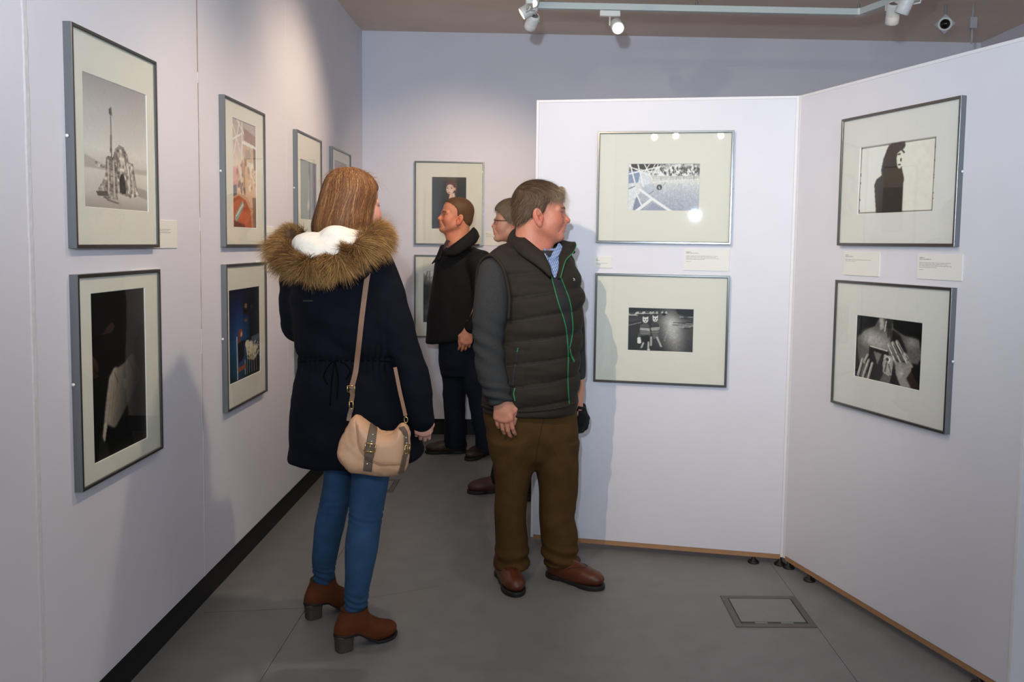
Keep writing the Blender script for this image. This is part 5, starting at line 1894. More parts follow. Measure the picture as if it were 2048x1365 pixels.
# far strap rising behind the arm
put(band([Vector(at(790, 735, 2.90)), Vector(at(800, 785, 2.875)), Vector(at(811, 832, 2.83))], [nfr] * 3, .013, .003), 'shoulder_strap_rear', strap_m, bag)
mb = MB(); cpt = Vector(at(812, 840, 2.825))
ring = [cpt + Vector((.006 * math.cos(a_), -.002, .010 * math.sin(a_))) for a_ in np.linspace(0, 2 * PI, 17)]
mb.tube(ring, .0018, 8, caps=False); put(mb, 'strap_ring', metal_m, bag, True)
# ------------------------------------------------------------------ man in the quilted vest
vest_m = mat('quilted_nylon', rgb(41, 35, 28), .78, noise=.10, nscale=40, bump=.2, bscale=300, spec=.25)
vestd_m = mat('vest_inner_dark', rgb(24, 24, 26), .7)
knit_m = mat('charcoal_fleece', rgb(54, 55, 56), .95, noise=.16, nscale=160, bump=.6, bscale=420, spec=.15)
cord_m = mat('brown_corduroy', rgb(76, 54, 26), .88, noise=.14, nscale=20, bump=.35, bscale=500, spec=.15)
shoe_m = mat('chestnut_leather', rgb(88, 42, 22), .38, noise=.18, nscale=26, bump=.15, bscale=200)
green_m = mat('green_zip_tape', rgb(36, 118, 70), .55)
check_m = mat('blue_check_shirt', (1, 1, 1, 1), .8, attr='Col')

mn = empty('person', (.02, 3.58, 0))
tag(mn, 'person in a dark quilted vest, grey sleeves, brown corduroys and brown shoes', 'person')
SK_M, FL_M = L3(200, 138, 112), L3(190, 96, 78)
YM = 3.55
hp = at(1078, 424, YM)
HS = 1.0
fm = (1.0, .04)
v = head_sdf({'jowl': 1, 'neck': .064, 'nose': .005, 'folds': 1})
hV, hQ = v.mesh(1)
hC = head_colors(hV, SK_M, FL_M, L3(178, 100, 88), L3(150, 116, 90), .5)
Vh = place(hV, hp, fm, HS, -.01)
wr = at(1003, 796, 3.40)
H1, q1, t1 = hand_sdf(wr, (.10, -.05, -1), (-.20, -1, .05), (.9, -.3, 0), 1.0, (.30, .35, .3), .0022, .05, .9)
wl2 = at(1157, 778, 3.70)
H2, q2, t2 = hand_sdf(wl2, (.05, -.05, -1), (1, .1, 0), (.1, -1, 0), .95, (.6, .8, .6), .0026, .04, .6)
bv = Vol((-.45, 3.2, .04), (.45, 3.95, 1.5), .012)
bv.stack(prow([(500, 1040, 1110, 3.57, .07), (540, 1000, 1130, 3.57, .10), (640, 1000, 1140, 3.57, .13), (760, 1000, 1135, 3.57, .13), (850, 1005, 1125, 3.58, .12), (900, 1010, 1120, 3.58, .1)]), .02)
bv.chain([at(987, 585, 3.47), at(978, 670, 3.44), wr], [.048, .038, .020], .03)
bv.chain([at(1116, 570, 3.70), at(1140, 670, 3.73), wl2], [.048, .038, .020], .03)
bv.chain([at(1028, 870, 3.58), at(1024, 1040, 3.60), at(1022, 1150, 3.62)], [.07, .045, .035], .03)
bv.chain([at(1110, 870, 3.60), at(1115, 1040, 3.62), at(1115, 1150, 3.62)], [.07, .045, .035], .03)
Bv, Bq = bv.mesh(1)
V, Q, Cc = join((Vh, hQ, hC), (H1, q1, hand_colors(H1, t1, SK_M, FL_M)), (H2, q2, hand_colors(H2, t2, SK_M, FL_M)), (Bv, Bq, SK_M))
obj('body', V, Q, skin_m, mn, True, world=True, col=Cc)
eye_mesh(hp, fm, HS, -.01, mn)


def hair_cap(grow, hz, hx, floor_z=-.07, back=1.0, h=.0035):
    v = Vol((-.14, -.11, -.10), (.15, .11, .16), h)
    v.ell((-.014, 0, .042), (.096 * back + grow, .077 + grow, .086 + grow), 0)
    v.ell((.030, 0, .048), (.071 + grow, .065 + grow * .8, .064 + grow), .03)
    v.ell((-.050, 0, -.02), (.054 + grow, .062 + grow * .6, .055), .03)
    v.field(lambda F, X, Y, Z: np.maximum(F, np.maximum(X - np.interp(Z, hz, hx) + 0 * Y, floor_z - Z) * .8))
    return v.mesh(2)


HZ, HX = [-.07, -.05, -.03, -.012, 0, .03, .05, .062, .074, .2], [-.062, -.052, -.036, .010, .022, .028, .048, .085, .14, .25]
cV, cQ = hair_cap(.007, HZ, HX)
HB, HL_ = L3(72, 54, 40), L3(124, 100, 80)
cn = (vn3(cV * np.array([60, 60, 90]), 3)[:, None] + 1) / 2
ho = obj('hair', place(cV, hp, fm, HS, -.01), cQ, hair_m, mn, True, world=True, col=HB * (1 - .4 * cn) + HL_ * .4 * cn)


def flow_man(r):
    f = np.zeros_like(r)
    f[:, 2] = -1.0
    top = np.clip((r[:, 2] - .05) / .06, 0, 1)
    f[:, 0] = .9 * top + .15 - .75 * (1 - top)
    f[:, 2] += .85 * top
    f[:, 1] = .25 * np.sign(r[:, 1]) * top
    return f


sV, sQ, sC = short_hair(cV, cQ, None, 9500, .042, 5, flow_man, (L3(66, 48, 36), L3(122, 98, 78)), .0007, .10)
bV, bQ, bC = brow_strands(L3(168, 132, 100), 4)
o_ = obj('eyebrows', place(bV, hp, fm, HS, -.01), bQ, hair_m, mn, False, world=True, col=bC)
wV, wQ, wC = short_hair(cV, cQ, None, 700, .045, 15, flow_man, (L3(92, 72, 56), L3(160, 136, 112)), .0005, .38)
gq = np.random.default_rng(3)
fn = 420
fy = gq.uniform(-.05, .055, fn)
fr_ = np.stack([.078 + .012 * gq.random(fn) - 5.0 * fy ** 2, fy, .094 + gq.uniform(-.004, .012, fn) - 4.5 * fy ** 2], 1)
fV, fQ, fC = strands(fr_, np.tile([.85, 0, .35], (fn, 1)) + np.stack([0 * fy, -.5 + 0 * fy, 0 * fy], 1), np.tile([-.1, -.25, -.85], (fn, 1)), gq.uniform(.028, .046, fn), .0007, 5, np.tile(L3(120, 98, 78), (fn, 1)), np.tile(L3(196, 172, 142), (fn, 1)), 8, .2)
sV, sQ, sC = join((sV, sQ, sC), (wV, wQ, wC), (fV, fQ, fC))
# paler at the temples and fringe
pt = np.clip((sV[:, 0] - .03) / .05, 0, 1)[:, None]
sC = sC * (1 - .55 * pt) + L3(188, 164, 136) * .55 * pt
o_ = obj('hair_strands', place(sV, hp, fm, HS, -.01), sQ, hair_m, ho, False, col=sC)
o_.location = -Vector(mn.location)

# sweater: sleeves and a dark body under the vest
v = Vol((-.42, 3.18, .72), (.44, 3.95, 1.50), .0065)
v.stack(prow([(500, 1010, 1120, 3.57, .10), (530, 985, 1140, 3.57, .12), (600, 985, 1150, 3.57, .145), (700, 990, 1145, 3.57, .145), (790, 990, 1140, 3.57, .145)]), .02)
v.chain([at(988, 546, 3.475), at(985, 580, 3.455), at(983, 620, 3.44), at(977, 670, 3.43), at(979, 728, 3.42), at(991, 772, 3.402), at(1002, 803, 3.395)], [.068, .074, .075, .064, .062, .056, .047], .02)
v.chain([at(1112, 540, 3.70), at(1138, 620, 3.73), at(1147, 690, 3.74), at(1150, 730, 3.73), at(1156, 770, 3.70)], [.068, .062, .054, .048, .034], .02)
v.half((.15, 0, -1.0), float(np.array([.15, 0, -1.0]) @ at(1000, 806, 3.40)), .006)
V, Q = v.mesh(2)
N_ = vnormals(V, Q)
arm = np.clip((3.52 - V[:, 1]) / .04, 0, 1) * (V[:, 0] < -.05)
zc_ = at(990, 785, 3.4)[2]
ze = at(978, 690, 3.43)[2]
wv = vn3(V * np.array([9, 9, 12]), 5)
fold = arm * (.004 * np.exp(-((V[:, 2] - ze) / .09) ** 2) * np.sin(V[:, 2] * 95 + V[:, 0] * 60 + wv * 2) + .006 * np.clip(1 - (V[:, 2] - zc_) / .07, 0, 1) * np.sin(V[:, 2] * 150 + V[:, 0] * 40 + wv * 2))
V = V + N_ * (fold + .004 * wv)[:, None]
obj('sweater', V, Q, knit_m, mn, True, world=True)
cuff = MB()
cc_ = [at(1000, 797, 3.40), at(1001, 808, 3.40)]

# quilted vest
v = Vol((-.36, 3.30, .70), (.42, 3.90, 1.50), .005)
v.stack(prow([(506, 1012, 1130, 3.57, .095), (525, 990, 1148, 3.57, .135), (555, 980, 1161, 3.57, .155), (600, 978, 1168, 3.57, .172), (655, 982, 1164, 3.57, .176), (720, 978, 1160, 3.57, .176), (775, 970, 1158, 3.57, .176), (806, 964, 1154, 3.57, .172), (820, 964, 1152, 3.57, .168)]), .02, 2.3)
v.cap(at(1004, 526, 3.505), at(1118, 524, 3.66), .064, .064, .05)
v.cap(at(1018, 512, 3.56), at(1045, 494, 3.58), .050, .046, .04)
# neck opening
v.cap(at(1072, 462, 3.56), at(1090, 500, 3.53), .070, .062, .01, 's')
v.cap(at(1100, 500, 3.50), at(1109, 548, 3.40), .040, .012, .01, 's')
V, Q = v.mesh(2)
N_ = vnormals(V, Q)
zt, zs_ = at(1018, 553, 3.42)[2], .0925
zq = V[:, 2] - .15 * (V[:, 0] + .13) + .003 * vn3(V * 14, 4)
phs = (zq - zt) / zs_
puff = np.abs(np.sin(PI * phs)) ** .5
below = np.clip((zt + .05 - V[:, 2]) / .05, 0, 1)
V = V + N_ * (below * (.013 * puff - .009) + .0020 * vn3(V * np.array([10, 10, 34]), 6) * (1 + below) + .0014 * vn3(V * np.array([26, 26, 60]), 8))[:, None]
vest = obj('quilted_vest', V, Q, vest_m, mn, True, world=True)
vest_t = bvh(V, Q)


def on_vest(mbx, name, m_, smooth=False, parent=None):
    o_ = mbx.build(name, m_, parent or vest, smooth)
    o_.location = -Vector(mn.location)
    return o_


# stitched quilting lines
for pix in ([(1018, 553), (1055, 550), (1101, 546)], [(1020, 602), (1060, 595), (1112, 586)], [(1012, 647), (1060, 641), (1126, 631)], [(1008, 690), (1048, 687), (1090, 683), (1132, 676)], [(1012, 735), (1048, 732), (1090, 728), (1134, 721)], [(1034, 781), (1060, 778), (1090, 774), (1135, 767)],
            [(1146, 592), (1157, 588), (1166, 586)], [(1149, 634), (1158, 630), (1165, 628)], [(1146, 678), (1154, 675), (1161, 673)], [(1141, 722), (1150, 719), (1158, 717)], [(1140, 766), (1148, 763), (1156, 761)]):
    on_vest(band_on(vest_t, pix, .0030, .0010, 26, .0003), 'quilt_seam', vestd_m)
# armhole binding: a padded ring round the sleeve
ring = catmull([at(1017, 640, 3.395), at(1019, 600, 3.39), at(1012, 555, 3.395), at(1001, 528, 3.405), at(982, 511, 3.44), at(964, 521, 3.49), at(955, 545, 3.515), at(952, 580, 3.53)], 40)
on_vest(MB().tube(ring, .007, 10), 'armhole_binding', vest_m, True)
# zip: dark gap and two green tapes
lz = [(1101, 548), (1108, 575), (1116, 605), (1125, 632), (1131, 655), (1134, 680), (1136, 715), (1135, 750), (1136, 785), (1138, 812)]
rz_ = [(1120, 552), (1131, 580), (1139, 603), (1143, 628), (1145, 655), (1142, 682), (1138, 698)]
on_vest(band_on(vest_t, lz, .0042, .003, 50, .001), 'zip_tape', green_m)
on_vest(band_on(vest_t, rz_, .0042, .003, 36, .001), 'zip_tape', green_m)
La, Ra = catmull(lz[:6], 24), catmull(rz_, 24)
vs, fs = [], []
for q in range(24):
    for m_ in range(5):
        w_ = m_ / 4
        p0, n0 = hit(vest_t, La[q][0] * (1 - w_) + Ra[q][0] * w_, La[q][1] * (1 - w_) + Ra[q][1] * w_, .0012)
        vs.append(p0)
for q in range(23):
    for m_ in range(4):
        fs.append((q * 5 + m_, q * 5 + m_ + 1, q * 5 + m_ + 6, q * 5 + m_ + 5))
on_vest(MB().add(vs, fs), 'sweater_front', vestd_m, True)
on_vest(band_on(vest_t, [(1138, 700), (1141, 712), (1146, 724)], .005, .006, 8, .003), 'zip_pull', green_m)
on_vest(band_on(vest_t, [(1137, 696), (1139, 703)], .008, .006, 4, .003), 'zip_slider', mat('zip_metal', rgb(110, 110, 106), .3, .8))
# slanted pocket with its own green pull
on_vest(band_on(vest_t, [(1036, 697), (1032, 725), (1028, 752), (1026, 776)], .010, .002, 16, .0008), 'pocket_zip', vestd_m)
on_vest(band_on(vest_t, [(1037, 696), (1035, 704)], .004, .004, 4, .002), 'pocket_zip_end', green_m)
on_vest(band_on(vest_t, [(1031, 778), (1029, 788), (1031, 801)], .005, .005, 8, .006), 'zip_pull', green_m)
on_vest(band_on(vest_t, [(1046, 694), (1047, 730), (1045, 775)], .003, .001, 16, .0005), 'pocket_stitch', vestd_m)
# small white chest mark
lg = []
mb = MB()
p0, n0 = hit(vest_t, 1147, 559, .003)
uu = Vector((0, 0, 1)); ss = uu.cross(n0).normalized(); uu = n0.cross(ss)
def q_(a, b):
    return p0 + ss * a * .0022 + uu * b * .0022
mb.add([q_(-2.2, 2.4), q_(0, 2.2), q_(1.6, .8), q_(2.0, -.6), q_(.2, -.6), q_(-.8, .6)], [(0, 1, 2, 3, 4, 5)])
mb.add([q_(-2.6, -1.6), q_(2.8, -1.6), q_(2.8, -2.4), q_(-2.6, -2.4)], [(0, 1, 2, 3)])
on_vest(mb, 'chest_emblem', mat('white_print', rgb(220, 220, 218), .6))
# hem binding
P = [(965, 812), (985, 819), (1015, 824), (1050, 825), (1090, 822), (1125, 816), (1150, 808)]
H = [hit(vest_t, a_, b_ - 2, .002) for a_, b_ in catmull(P, 30)]
on_vest(MB().tube([h[0] for h in H], .006, 8), 'hem_binding', vest_m, True)

# stand collar, open at the front
sheet('collar', [at(1037, 455, 3.64), at(1037, 459, 3.60), at(1044, 470, 3.53), at(1056, 481, 3.48), at(1071, 494, 3.455), at(1086, 507, 3.435), at(1095, 527, 3.42)], [at(1016, 487, 3.64), at(1018, 490, 3.59), at(1029, 500, 3.50), at(1046, 514, 3.445), at(1067, 528, 3.415), at(1088, 544, 3.395), at(1102, 557, 3.39)], 30, 8, .016, vest_m, mn, .010)
ob, G = sheet('collar', [at(1120, 480, 3.62), at(1121, 492, 3.56), at(1120, 508, 3.50), at(1117, 532, 3.445), at(1115, 558, 3.41)], [at(1150, 486, 3.60), at(1152, 490, 3.56), at(1147, 504, 3.52), at(1132, 520, 3.475), at(1121, 556, 3.415)], 22, 6, .010, vest_m, mn, -.004)
sheet('collar', [at(1037, 455, 3.66), at(1060, 462, 3.70), at(1095, 470, 3.70), at(1122, 481, 3.64)], [at(1022, 486, 3.66), at(1050, 500, 3.72), at(1100, 500, 3.74), at(1150, 506, 3.66)], 20, 5, .012, vest_m, mn)
gp = [Vector(G[i, -1]) + Vector((0, -.004, 0)) for i in range(22)]
o_ = MB().tube(gp, .0024, 8).build('collar_piping', green_m, vest, True)
o_.location = -Vector(mn.location)


# checked shirt in the open neck
def check(P, a, b):
    u = P[:, 0] * .8 + P[:, 2] * .35
    w = P[:, 2] * .8 - P[:, 0] * .35
    s1 = (np.sin(u * 2 * PI / .0065) > .1).astype(float); s2 = (np.sin(w * 2 * PI / .011) > .3).astype(float)
    c = L3(92, 124, 178)[None, :] * np.ones((len(P), 1))
    c = c * (1 - .55 * s1[:, None]) + L3(206, 216, 232) * .55 * s1[:, None]
    return c * (1 - .35 * s2[:, None]) + L3(52, 76, 128) * .35 * s2[:, None]


sheet('shirt_front', [at(1086, 500, 3.52), at(1092, 520, 3.47), at(1100, 540, 3.43), at(1108, 556, 3.41)], [at(1122, 498, 3.54), at(1120, 516, 3.49), at(1117, 536, 3.44), at(1112, 556, 3.415)], 40, 30, .003, check_m, mn, .004, check)
sheet('shirt_collar', [at(1117, 486, 3.55), at(1111, 497, 3.51), at(1103, 510, 3.48), at(1101, 519, 3.465)], [at(1125, 494, 3.535), at(1121, 505, 3.50), at(1113, 516, 3.475), at(1103, 522, 3.46)], 30, 22, .003, check_m, mn, .002, check)
sheet('shirt_collar', [at(1087, 498, 3.50), at(1089, 508, 3.475), at(1095, 520, 3.46)], [at(1091, 496, 3.51), at(1096, 510, 3.49), at(1099, 522, 3.47)], 20, 14, .003, check_m, mn, .001, check)

# corduroys
v = Vol((-.34, 3.28, .06), (.42, 3.92, .84), .0065)
v.stack(prow([(790, 972, 1150, 3.58, .15), (830, 968, 1154, 3.58, .152), (860, 973, 1156, 3.585, .150), (890, 985, 1152, 3.59, .130), (915, 1005, 1135, 3.59, .095), (932, 1035, 1110, 3.59, .05)]), .02, 2.2)
v.stack(prow([(880, 980, 1068, 3.575, .125), (915, 985, 1067, 3.575, .115), (950, 988, 1065, 3.58, .105), (990, 990, 1057, 3.58, .095), (1043, 989, 1053, 3.585, .088), (1080, 990, 1057, 3.585, .088), (1115, 991, 1058, 3.58, .088), (1136, 995, 1056, 3.57, .090), (1144, 997, 1055, 3.565, .09)]), .05)
v.stack(prow([(880, 1064, 1157, 3.60, .125), (915, 1066, 1157, 3.60, .115), (950, 1072, 1157, 3.605, .105), (985, 1077, 1156, 3.61, .095), (1030, 1077, 1149, 3.615, .088), (1070, 1080, 1156, 3.615, .088), (1105, 1083, 1156, 3.61, .088), (1130, 1088, 1160, 3.60, .088), (1146, 1092, 1156, 3.595, .086)]), .012)
V, Q = v.mesh(2)
N_ = vnormals(V, Q)
wv = vn3(V * np.array([6, 6, 9]), 41)
zk = at(1110, 1050, 3.5)[2]
fold = .0035 * vn3((V @ np.array([[.8, 0, .6], [0, 1, 0], [-.6, 0, .8]])) * np.array([4, 4, 13]), 42)
hemz = np.clip(1 - (V[:, 2] - .09) / .085, 0, 1)
fold += .0075 * hemz * np.sin(V[:, 2] * 118 + V[:, 0] * 16 + wv * 3.5)
rleg = (V[:, 0] > .06).astype(float)
fold += .004 * rleg * np.exp(-((V[:, 2] - .27 - (V[:, 0] - .12) * .5) / .022) ** 2)
fold += .003 * vn3(V * np.array([14, 14, 3.5]), 44)
zc2 = at(1066, 905, 3.5)[2]
fold += .0035 * np.exp(-((V[:, 2] - zc2) / .06) ** 2) * np.sin((V[:, 2] * .6 + np.abs(V[:, 0] - .02) * 1.0) * 60 + wv)
V = V + N_ * (fold + .002 * wv)[:, None]
tr_o = obj('corduroy_trousers', V, Q, cord_m, mn, True, world=True)
tr_t = bvh(V, Q)
o_ = band_on(tr_t, [(1088, 836), (1078, 880), (1070, 925)], .003, .0012, 14, .0004).build('fly_seam', mat('dark_brown_seam', rgb(44, 31, 16), .9), tr_o)
o_.location = -Vector(mn.location)


def shoe(par, name, heel, d, L=.285, m_=None, sole=None, lace=True, wide=1.0):
    k = L / .285
    b = Vol((-.03, -.075, -.01), (.33, .075, .16), .0036)
    b.ell((.050 * k, 0, .050), (.052 * k, .037 * wide, .052), 0)
    b.cap((.070 * k, 0, .070), (.180 * k, 0, .046), .040, .036, .03)
    b.ell((.215 * k, .002, .040), (.072 * k, .047 * wide, .036), .03)
    b.ell((.13 * k, 0, .035), (.09 * k, .040 * wide, .035), .03)
    b.stack([(.06, .062 * k, 0, .048 * k, .036), (.10, .066 * k, 0, .046 * k, .036), (.118, .066 * k, 0, .046 * k, .037)], .03)
    b.field(lambda F, X, Y, Z: np.maximum(F, .016 - Z + 0 * X + 0 * Y))
    V, Q = b.mesh(1)
    so = obj(name, foot_xf(V, heel, d), Q, m_ or shoe_m, par, True, world=True)
    s_ = Vol((-.03, -.08, -.01), (.33, .08, .05), .0032)
    for cx_, a_, b_ in ((.052, .056, .041), (.13, .09, .042), (.215, .076, .051)):
        s_.stack([(0, cx_ * k, 0, a_ * k, b_ * wide), (.020, cx_ * k, 0, a_ * k, b_ * wide)], .006)
    s_.field(lambda F, X, Y, Z: np.maximum(F, np.where((X > .085 * k) & (X < .135 * k), .006, 0.0) - Z + 0 * Y))
    V, Q = s_.mesh(0)
    V[:, 2] = np.clip(V[:, 2], 0, .021)
    o_ = obj('sole', foot_xf(V, heel, d), Q, sole or sole_m, so, True)
    o_.location = -Vector(par.location)
    if lace:
        sv, sq = b.mesh(1)
        tb = bvh(sv, sq)
        mb = MB()
        for sgn in (1, -1):
            pts = []
            for s2 in np.linspace(0, 1, 10):
                x_ = (.205 - .075 * s2) * k; y_ = sgn * (.006 + .034 * s2 ** .7)
                h_ = tb.ray_cast(Vector((x_, y_, .2)), Vector((0, 0, -1)))[0]
                if h_ is not None:
                    pts.append(tuple(h_ + Vector((0, 0, .0006))))
            if len(pts) > 3:
                mb.tube(foot_xf(np.array(pts), heel, d), .0018, 6)
        o_ = mb.build('vamp_seam', mat('dark_leather_seam', rgb(58, 26, 14), .5), so, True)
        o_.location = -Vector(par.location)
    return so


shoe(mn, 'shoe', (-.140, 3.665), (.085, -.285), .290)
shoe(mn, 'shoe', (.070, 3.630), (.225, -.158), .285)

# knitted hat held in the far hand
hv = Vol(at(1163, 838, 3.70) - .12, at(1163, 838, 3.70) + .12, .004)
hv.ell(at(1158, 822, 3.70), (.030, .045, .030), 0)
hv.ell(at(1164, 842, 3.70), (.034, .050, .040), .02)
hv.ell(at(1156, 855, 3.69), (.028, .040, .026), .02)
hv.ell(at(1169, 836, 3.68), (.018, .03, .022), .02)
V, Q = hv.mesh(2)
V = wrinkle(V, Q, .0045, 60, 4)
hat = empty('knitted_hat', tuple(at(1163, 866, 3.70)))
tag(hat, 'crumpled black knitted hat held in the hand beside the brown corduroys', 'hat')
ho_ = obj('crown', V, Q, mat('black_knit', rgb(13, 13, 14), .95, noise=.3, nscale=200, bump=.8, bscale=300), hat, True, world=True)
ring = [at(1157, 814, 3.70) + np.array([.026 * math.cos(a_), .040 * math.sin(a_), .004 * math.sin(3 * a_)]) for a_ in np.linspace(0, 2 * PI, 25)]
MB().tube(ring, .009, 8, caps=False).build('brim', MATS['black_knit'], hat, True, world=True)
# ------------------------------------------------------------------ man in the black jacket
jack_m = mat('black_jacket', rgb(10, 10, 11), .8, noise=.15, nscale=20, bump=.3, bscale=400, spec=.3)
djean_m = mat('dark_denim', rgb(18, 24, 36), .85, noise=.15, nscale=20, bump=.3, bscale=600, spec=.2)
dshoe_m = mat('dark_brown_shoe', rgb(52, 36, 28), .45, noise=.1, nscale=30)
bj = empty('person', (-.46, 5.72, 0))
tag(bj, 'smiling person in a black jacket and dark jeans by the back wall', 'person')
SK_B, FL_B = L3(206, 140, 108), L3(198, 104, 78)
hp = at(914, 433, 5.68)
fb = (-1.0, -.30)
HSB, TB = .985, .12
v = head_sdf({'jowl': 1, 'neck': .064, 'nose': .002, 'folds': .8}, .0024)
hV, hQ = v.mesh(1)
hC = head_colors(hV, SK_B, FL_B, L3(180, 96, 82), L3(120, 80, 54), .8)
wr = at(938, 660, 5.50)
H1, q1, t1 = hand_sdf(wr, (-.22, -.1, -1), (.15, -1, 0), (-1, -.2, 0), .98, (.45, .5, .4), .003, .06, .9)
bv = Vol((-.95, 5.35, .04), (-.1, 6.05, 1.55), .014)
bv.stack(prow([(500, 895, 945, 5.72, .06), (540, 880, 970, 5.72, .09), (650, 880, 970, 5.72, .11), (740, 890, 965, 5.72, .1)]), .02)
bv.chain([at(952, 550, 5.58), at(960, 600, 5.54), wr], [.045, .04, .028], .02)
bv.chain([at(905, 720, 5.76), at(910, 810, 5.76), at(912, 890, 5.76)], [.06, .045, .035], .02)
bv.chain([at(960, 720, 5.68), at(966, 810, 5.67), at(970, 890, 5.67)], [.06, .045, .035], .02)
Bv, Bq = bv.mesh(1)
V, Q, Cc = join((place(hV, hp, fb, HSB, TB), hQ, hC), (H1, q1, hand_colors(H1, t1, SK_B, FL_B)), (Bv, Bq, SK_B))
obj('body', V, Q, skin_m, bj, True, world=True, col=Cc)
eye_mesh(hp, fb, HSB, TB, bj)
HZ, HX = [-.06, -.04, -.02, 0, .03, .05, .065, .08, .095, .2], [-.058, -.05, -.03, .012, .016, .026, .040, .066, .10, .2]
cV, cQ = hair_cap(.0045, HZ, HX, -.058)
ho = obj('hair', place(cV, hp, fb, HSB, TB), cQ, hair_m, bj, True, world=True, col=np.tile(L3(90, 64, 44), (len(cV), 1)))
sV, sQ, sC = short_hair(cV, cQ, None, 4500, .016, 6, flow_man, (L3(80, 56, 38), L3(136, 100, 70)), .0007, .35)
obj('hair_strands', place(sV, hp, fb, HSB, TB), sQ, hair_m, ho, False, col=sC).location = -Vector(bj.location)
bV, bQ, bC = brow_strands(L3(88, 58, 38), 5)
obj('eyebrows', place(bV, hp, fb, HSB, TB), bQ, hair_m, bj, False, world=True, col=bC)
v = Vol((-.98, 5.35, .72), (-.05, 6.05, 1.52), .009)
v.stack(prow([(494, 893, 950, 5.72, .085), (508, 882, 972, 5.72, .12), (528, 870, 985, 5.72, .15), (576, 863, 988, 5.72, .165), (640, 855, 990, 5.72, .17), (672, 852, 990, 5.72, .17), (692, 851, 990, 5.72, .165)]), .02, 2.2)
v.cap(at(905, 525, 5.80), at(962, 522, 5.62), .075, .075, .05)
v.chain([at(957, 528, 5.60), at(966, 570, 5.56), at(968, 610, 5.52), at(955, 640, 5.50), at(942, 656, 5.50)], [.078, .072, .062, .055, .042], .02)
pa, pb_ = at(852, 693, 5.55), at(915, 683, 5.55)
nv = np.array([(pb_[2] - pa[2]) / (pb_[0] - pa[0]), 0, -1.0]); nv /= np.linalg.norm(nv)
v.half(nv, nv @ pa, .01)
V, Q = v.mesh(2)
V = wrinkle(V, Q, .006, 11, 3, (1, 1, .55))
jk = obj('jacket', V, Q, jack_m, bj, True, world=True)
sheet('collar', [at(946, 455, 5.70), at(940, 462, 5.62), at(926, 474, 5.57), at(908, 488, 5.55), at(893, 500, 5.56)], [at(958, 474, 5.68), at(952, 486, 5.60), at(932, 500, 5.55), at(908, 512, 5.53), at(888, 512, 5.54)], 22, 6, .012, jack_m, bj, .008)
sheet('lapel', [at(889, 490, 5.60), at(885, 505, 5.58), at(880, 520, 5.57)], [at(881, 494, 5.62), at(872, 516, 5.60), at(864, 528, 5.60)], 10, 5, .010, jack_m, bj, .006)
sheet('shirt_collar', [at(900, 482, 5.60), at(894, 490, 5.585), at(889, 500, 5.58)], [at(893, 480, 5.62), at(888, 490, 5.60), at(885, 502, 5.59)], 10, 5, .004, mat('plum_shirt', rgb(62, 44, 50), .8), bj)
mb = MB()
rc = H1[np.argmin(((H1 - (np.array(t1[2][1]) * .55 + np.array(t1[2][2]) * .45)) ** 2).sum(1))]
f2 = np.array(t1[2][2]) - np.array(t1[2][1])
c0 = np.array(t1[2][1]) * .5 + np.array(t1[2][2]) * .5
MB().lathe([(.0108, -.003), (.0112, 0), (.0108, .003)], 18, c0, f2, caps=False).build('ring', metal_m, bj, True, world=True)
v = Vol((-.85, 5.4, .04), (-.08, 6.0, .95), .009)
v.stack(prow([(660, 876, 972, 5.72, .14), (720, 878, 975, 5.72, .14), (750, 882, 980, 5.72, .12)]), .02)
v.stack(prow([(720, 878, 940, 5.77, .10), (755, 883, 936, 5.77, .095), (800, 887, 932, 5.77, .088), (840, 889, 931, 5.77, .085), (885, 888, 931, 5.77, .085), (900, 889, 931, 5.77, .085)]), .02)
v.stack(prow([(720, 915, 985, 5.68, .10), (765, 926, 988, 5.67, .095), (800, 936, 988, 5.67, .088), (840, 943, 989, 5.66, .085), (885, 951, 992, 5.66, .085), (902, 952, 992, 5.66, .085)]), .012)
V, Q = v.mesh(2)
V = wrinkle(V, Q, .005, 9, 6, (1, 1, 1.4))
obj('jeans', V, Q, djean_m, bj, True, world=True)
shoe(bj, 'shoe', (-.468, 5.79), (-1, -.12), .285, dshoe_m, None, False)
shoe(bj, 'shoe', (-.30, 5.80), (-.42, -.72), .285, dshoe_m, None, False)

# ------------------------------------------------------------------ person with glasses, mostly hidden behind the vest
gw = empty('person', (-.12, 4.78, 0))
tag(gw, 'person with short greying hair and red-rimmed glasses, half hidden behind the vest', 'person')
hp = at(1026, 444, 4.72)
fg = (-1.0, -.06)
v = head_sdf({'fem': 1, 'neck': .052, 'folds': .6}, .0024)
hV, hQ = v.mesh(1)
hC = head_colors(hV, L3(216, 164, 136), L3(206, 128, 104), L3(176, 104, 92), L3(150, 124, 100), .5)
GS, GT = .94, .04
bv = Vol((-.5, 4.45, .04), (.35, 5.1, 1.5), .014)
bv.stack(prow([(490, 1015, 1062, 4.75, .06), (530, 1005, 1085, 4.76, .09), (650, 1005, 1085, 4.76, .10), (780, 1005, 1080, 4.76, .1)]), .02)
bv.chain([at(1040, 540, 4.62), at(1050, 640, 4.60), at(1030, 715, 4.56)], [.042, .036, .026], .02)
bv.chain([at(1030, 770, 4.80), at(1016, 880, 4.84), at(1000, 965, 4.88)], [.06, .045, .035], .02)
bv.chain([at(1050, 770, 4.72), at(1056, 880, 4.70), at(1058, 965, 4.70)], [.06, .045, .035], .02)
Bv, Bq = bv.mesh(1)
Hh, qh, th = hand_sdf(at(1030, 720, 4.56), (-.1, 0, -1), (0, -1, 0), (-1, 0, 0), .88, (.4, .4, .4), .0036)
V, Q, Cc = join((place(hV, hp, fg, GS, GT), hQ, hC), (Hh, qh, hand_colors(Hh, th, L3(216, 164, 136), L3(206, 128, 104))), (Bv, Bq, L3(216, 164, 136)))
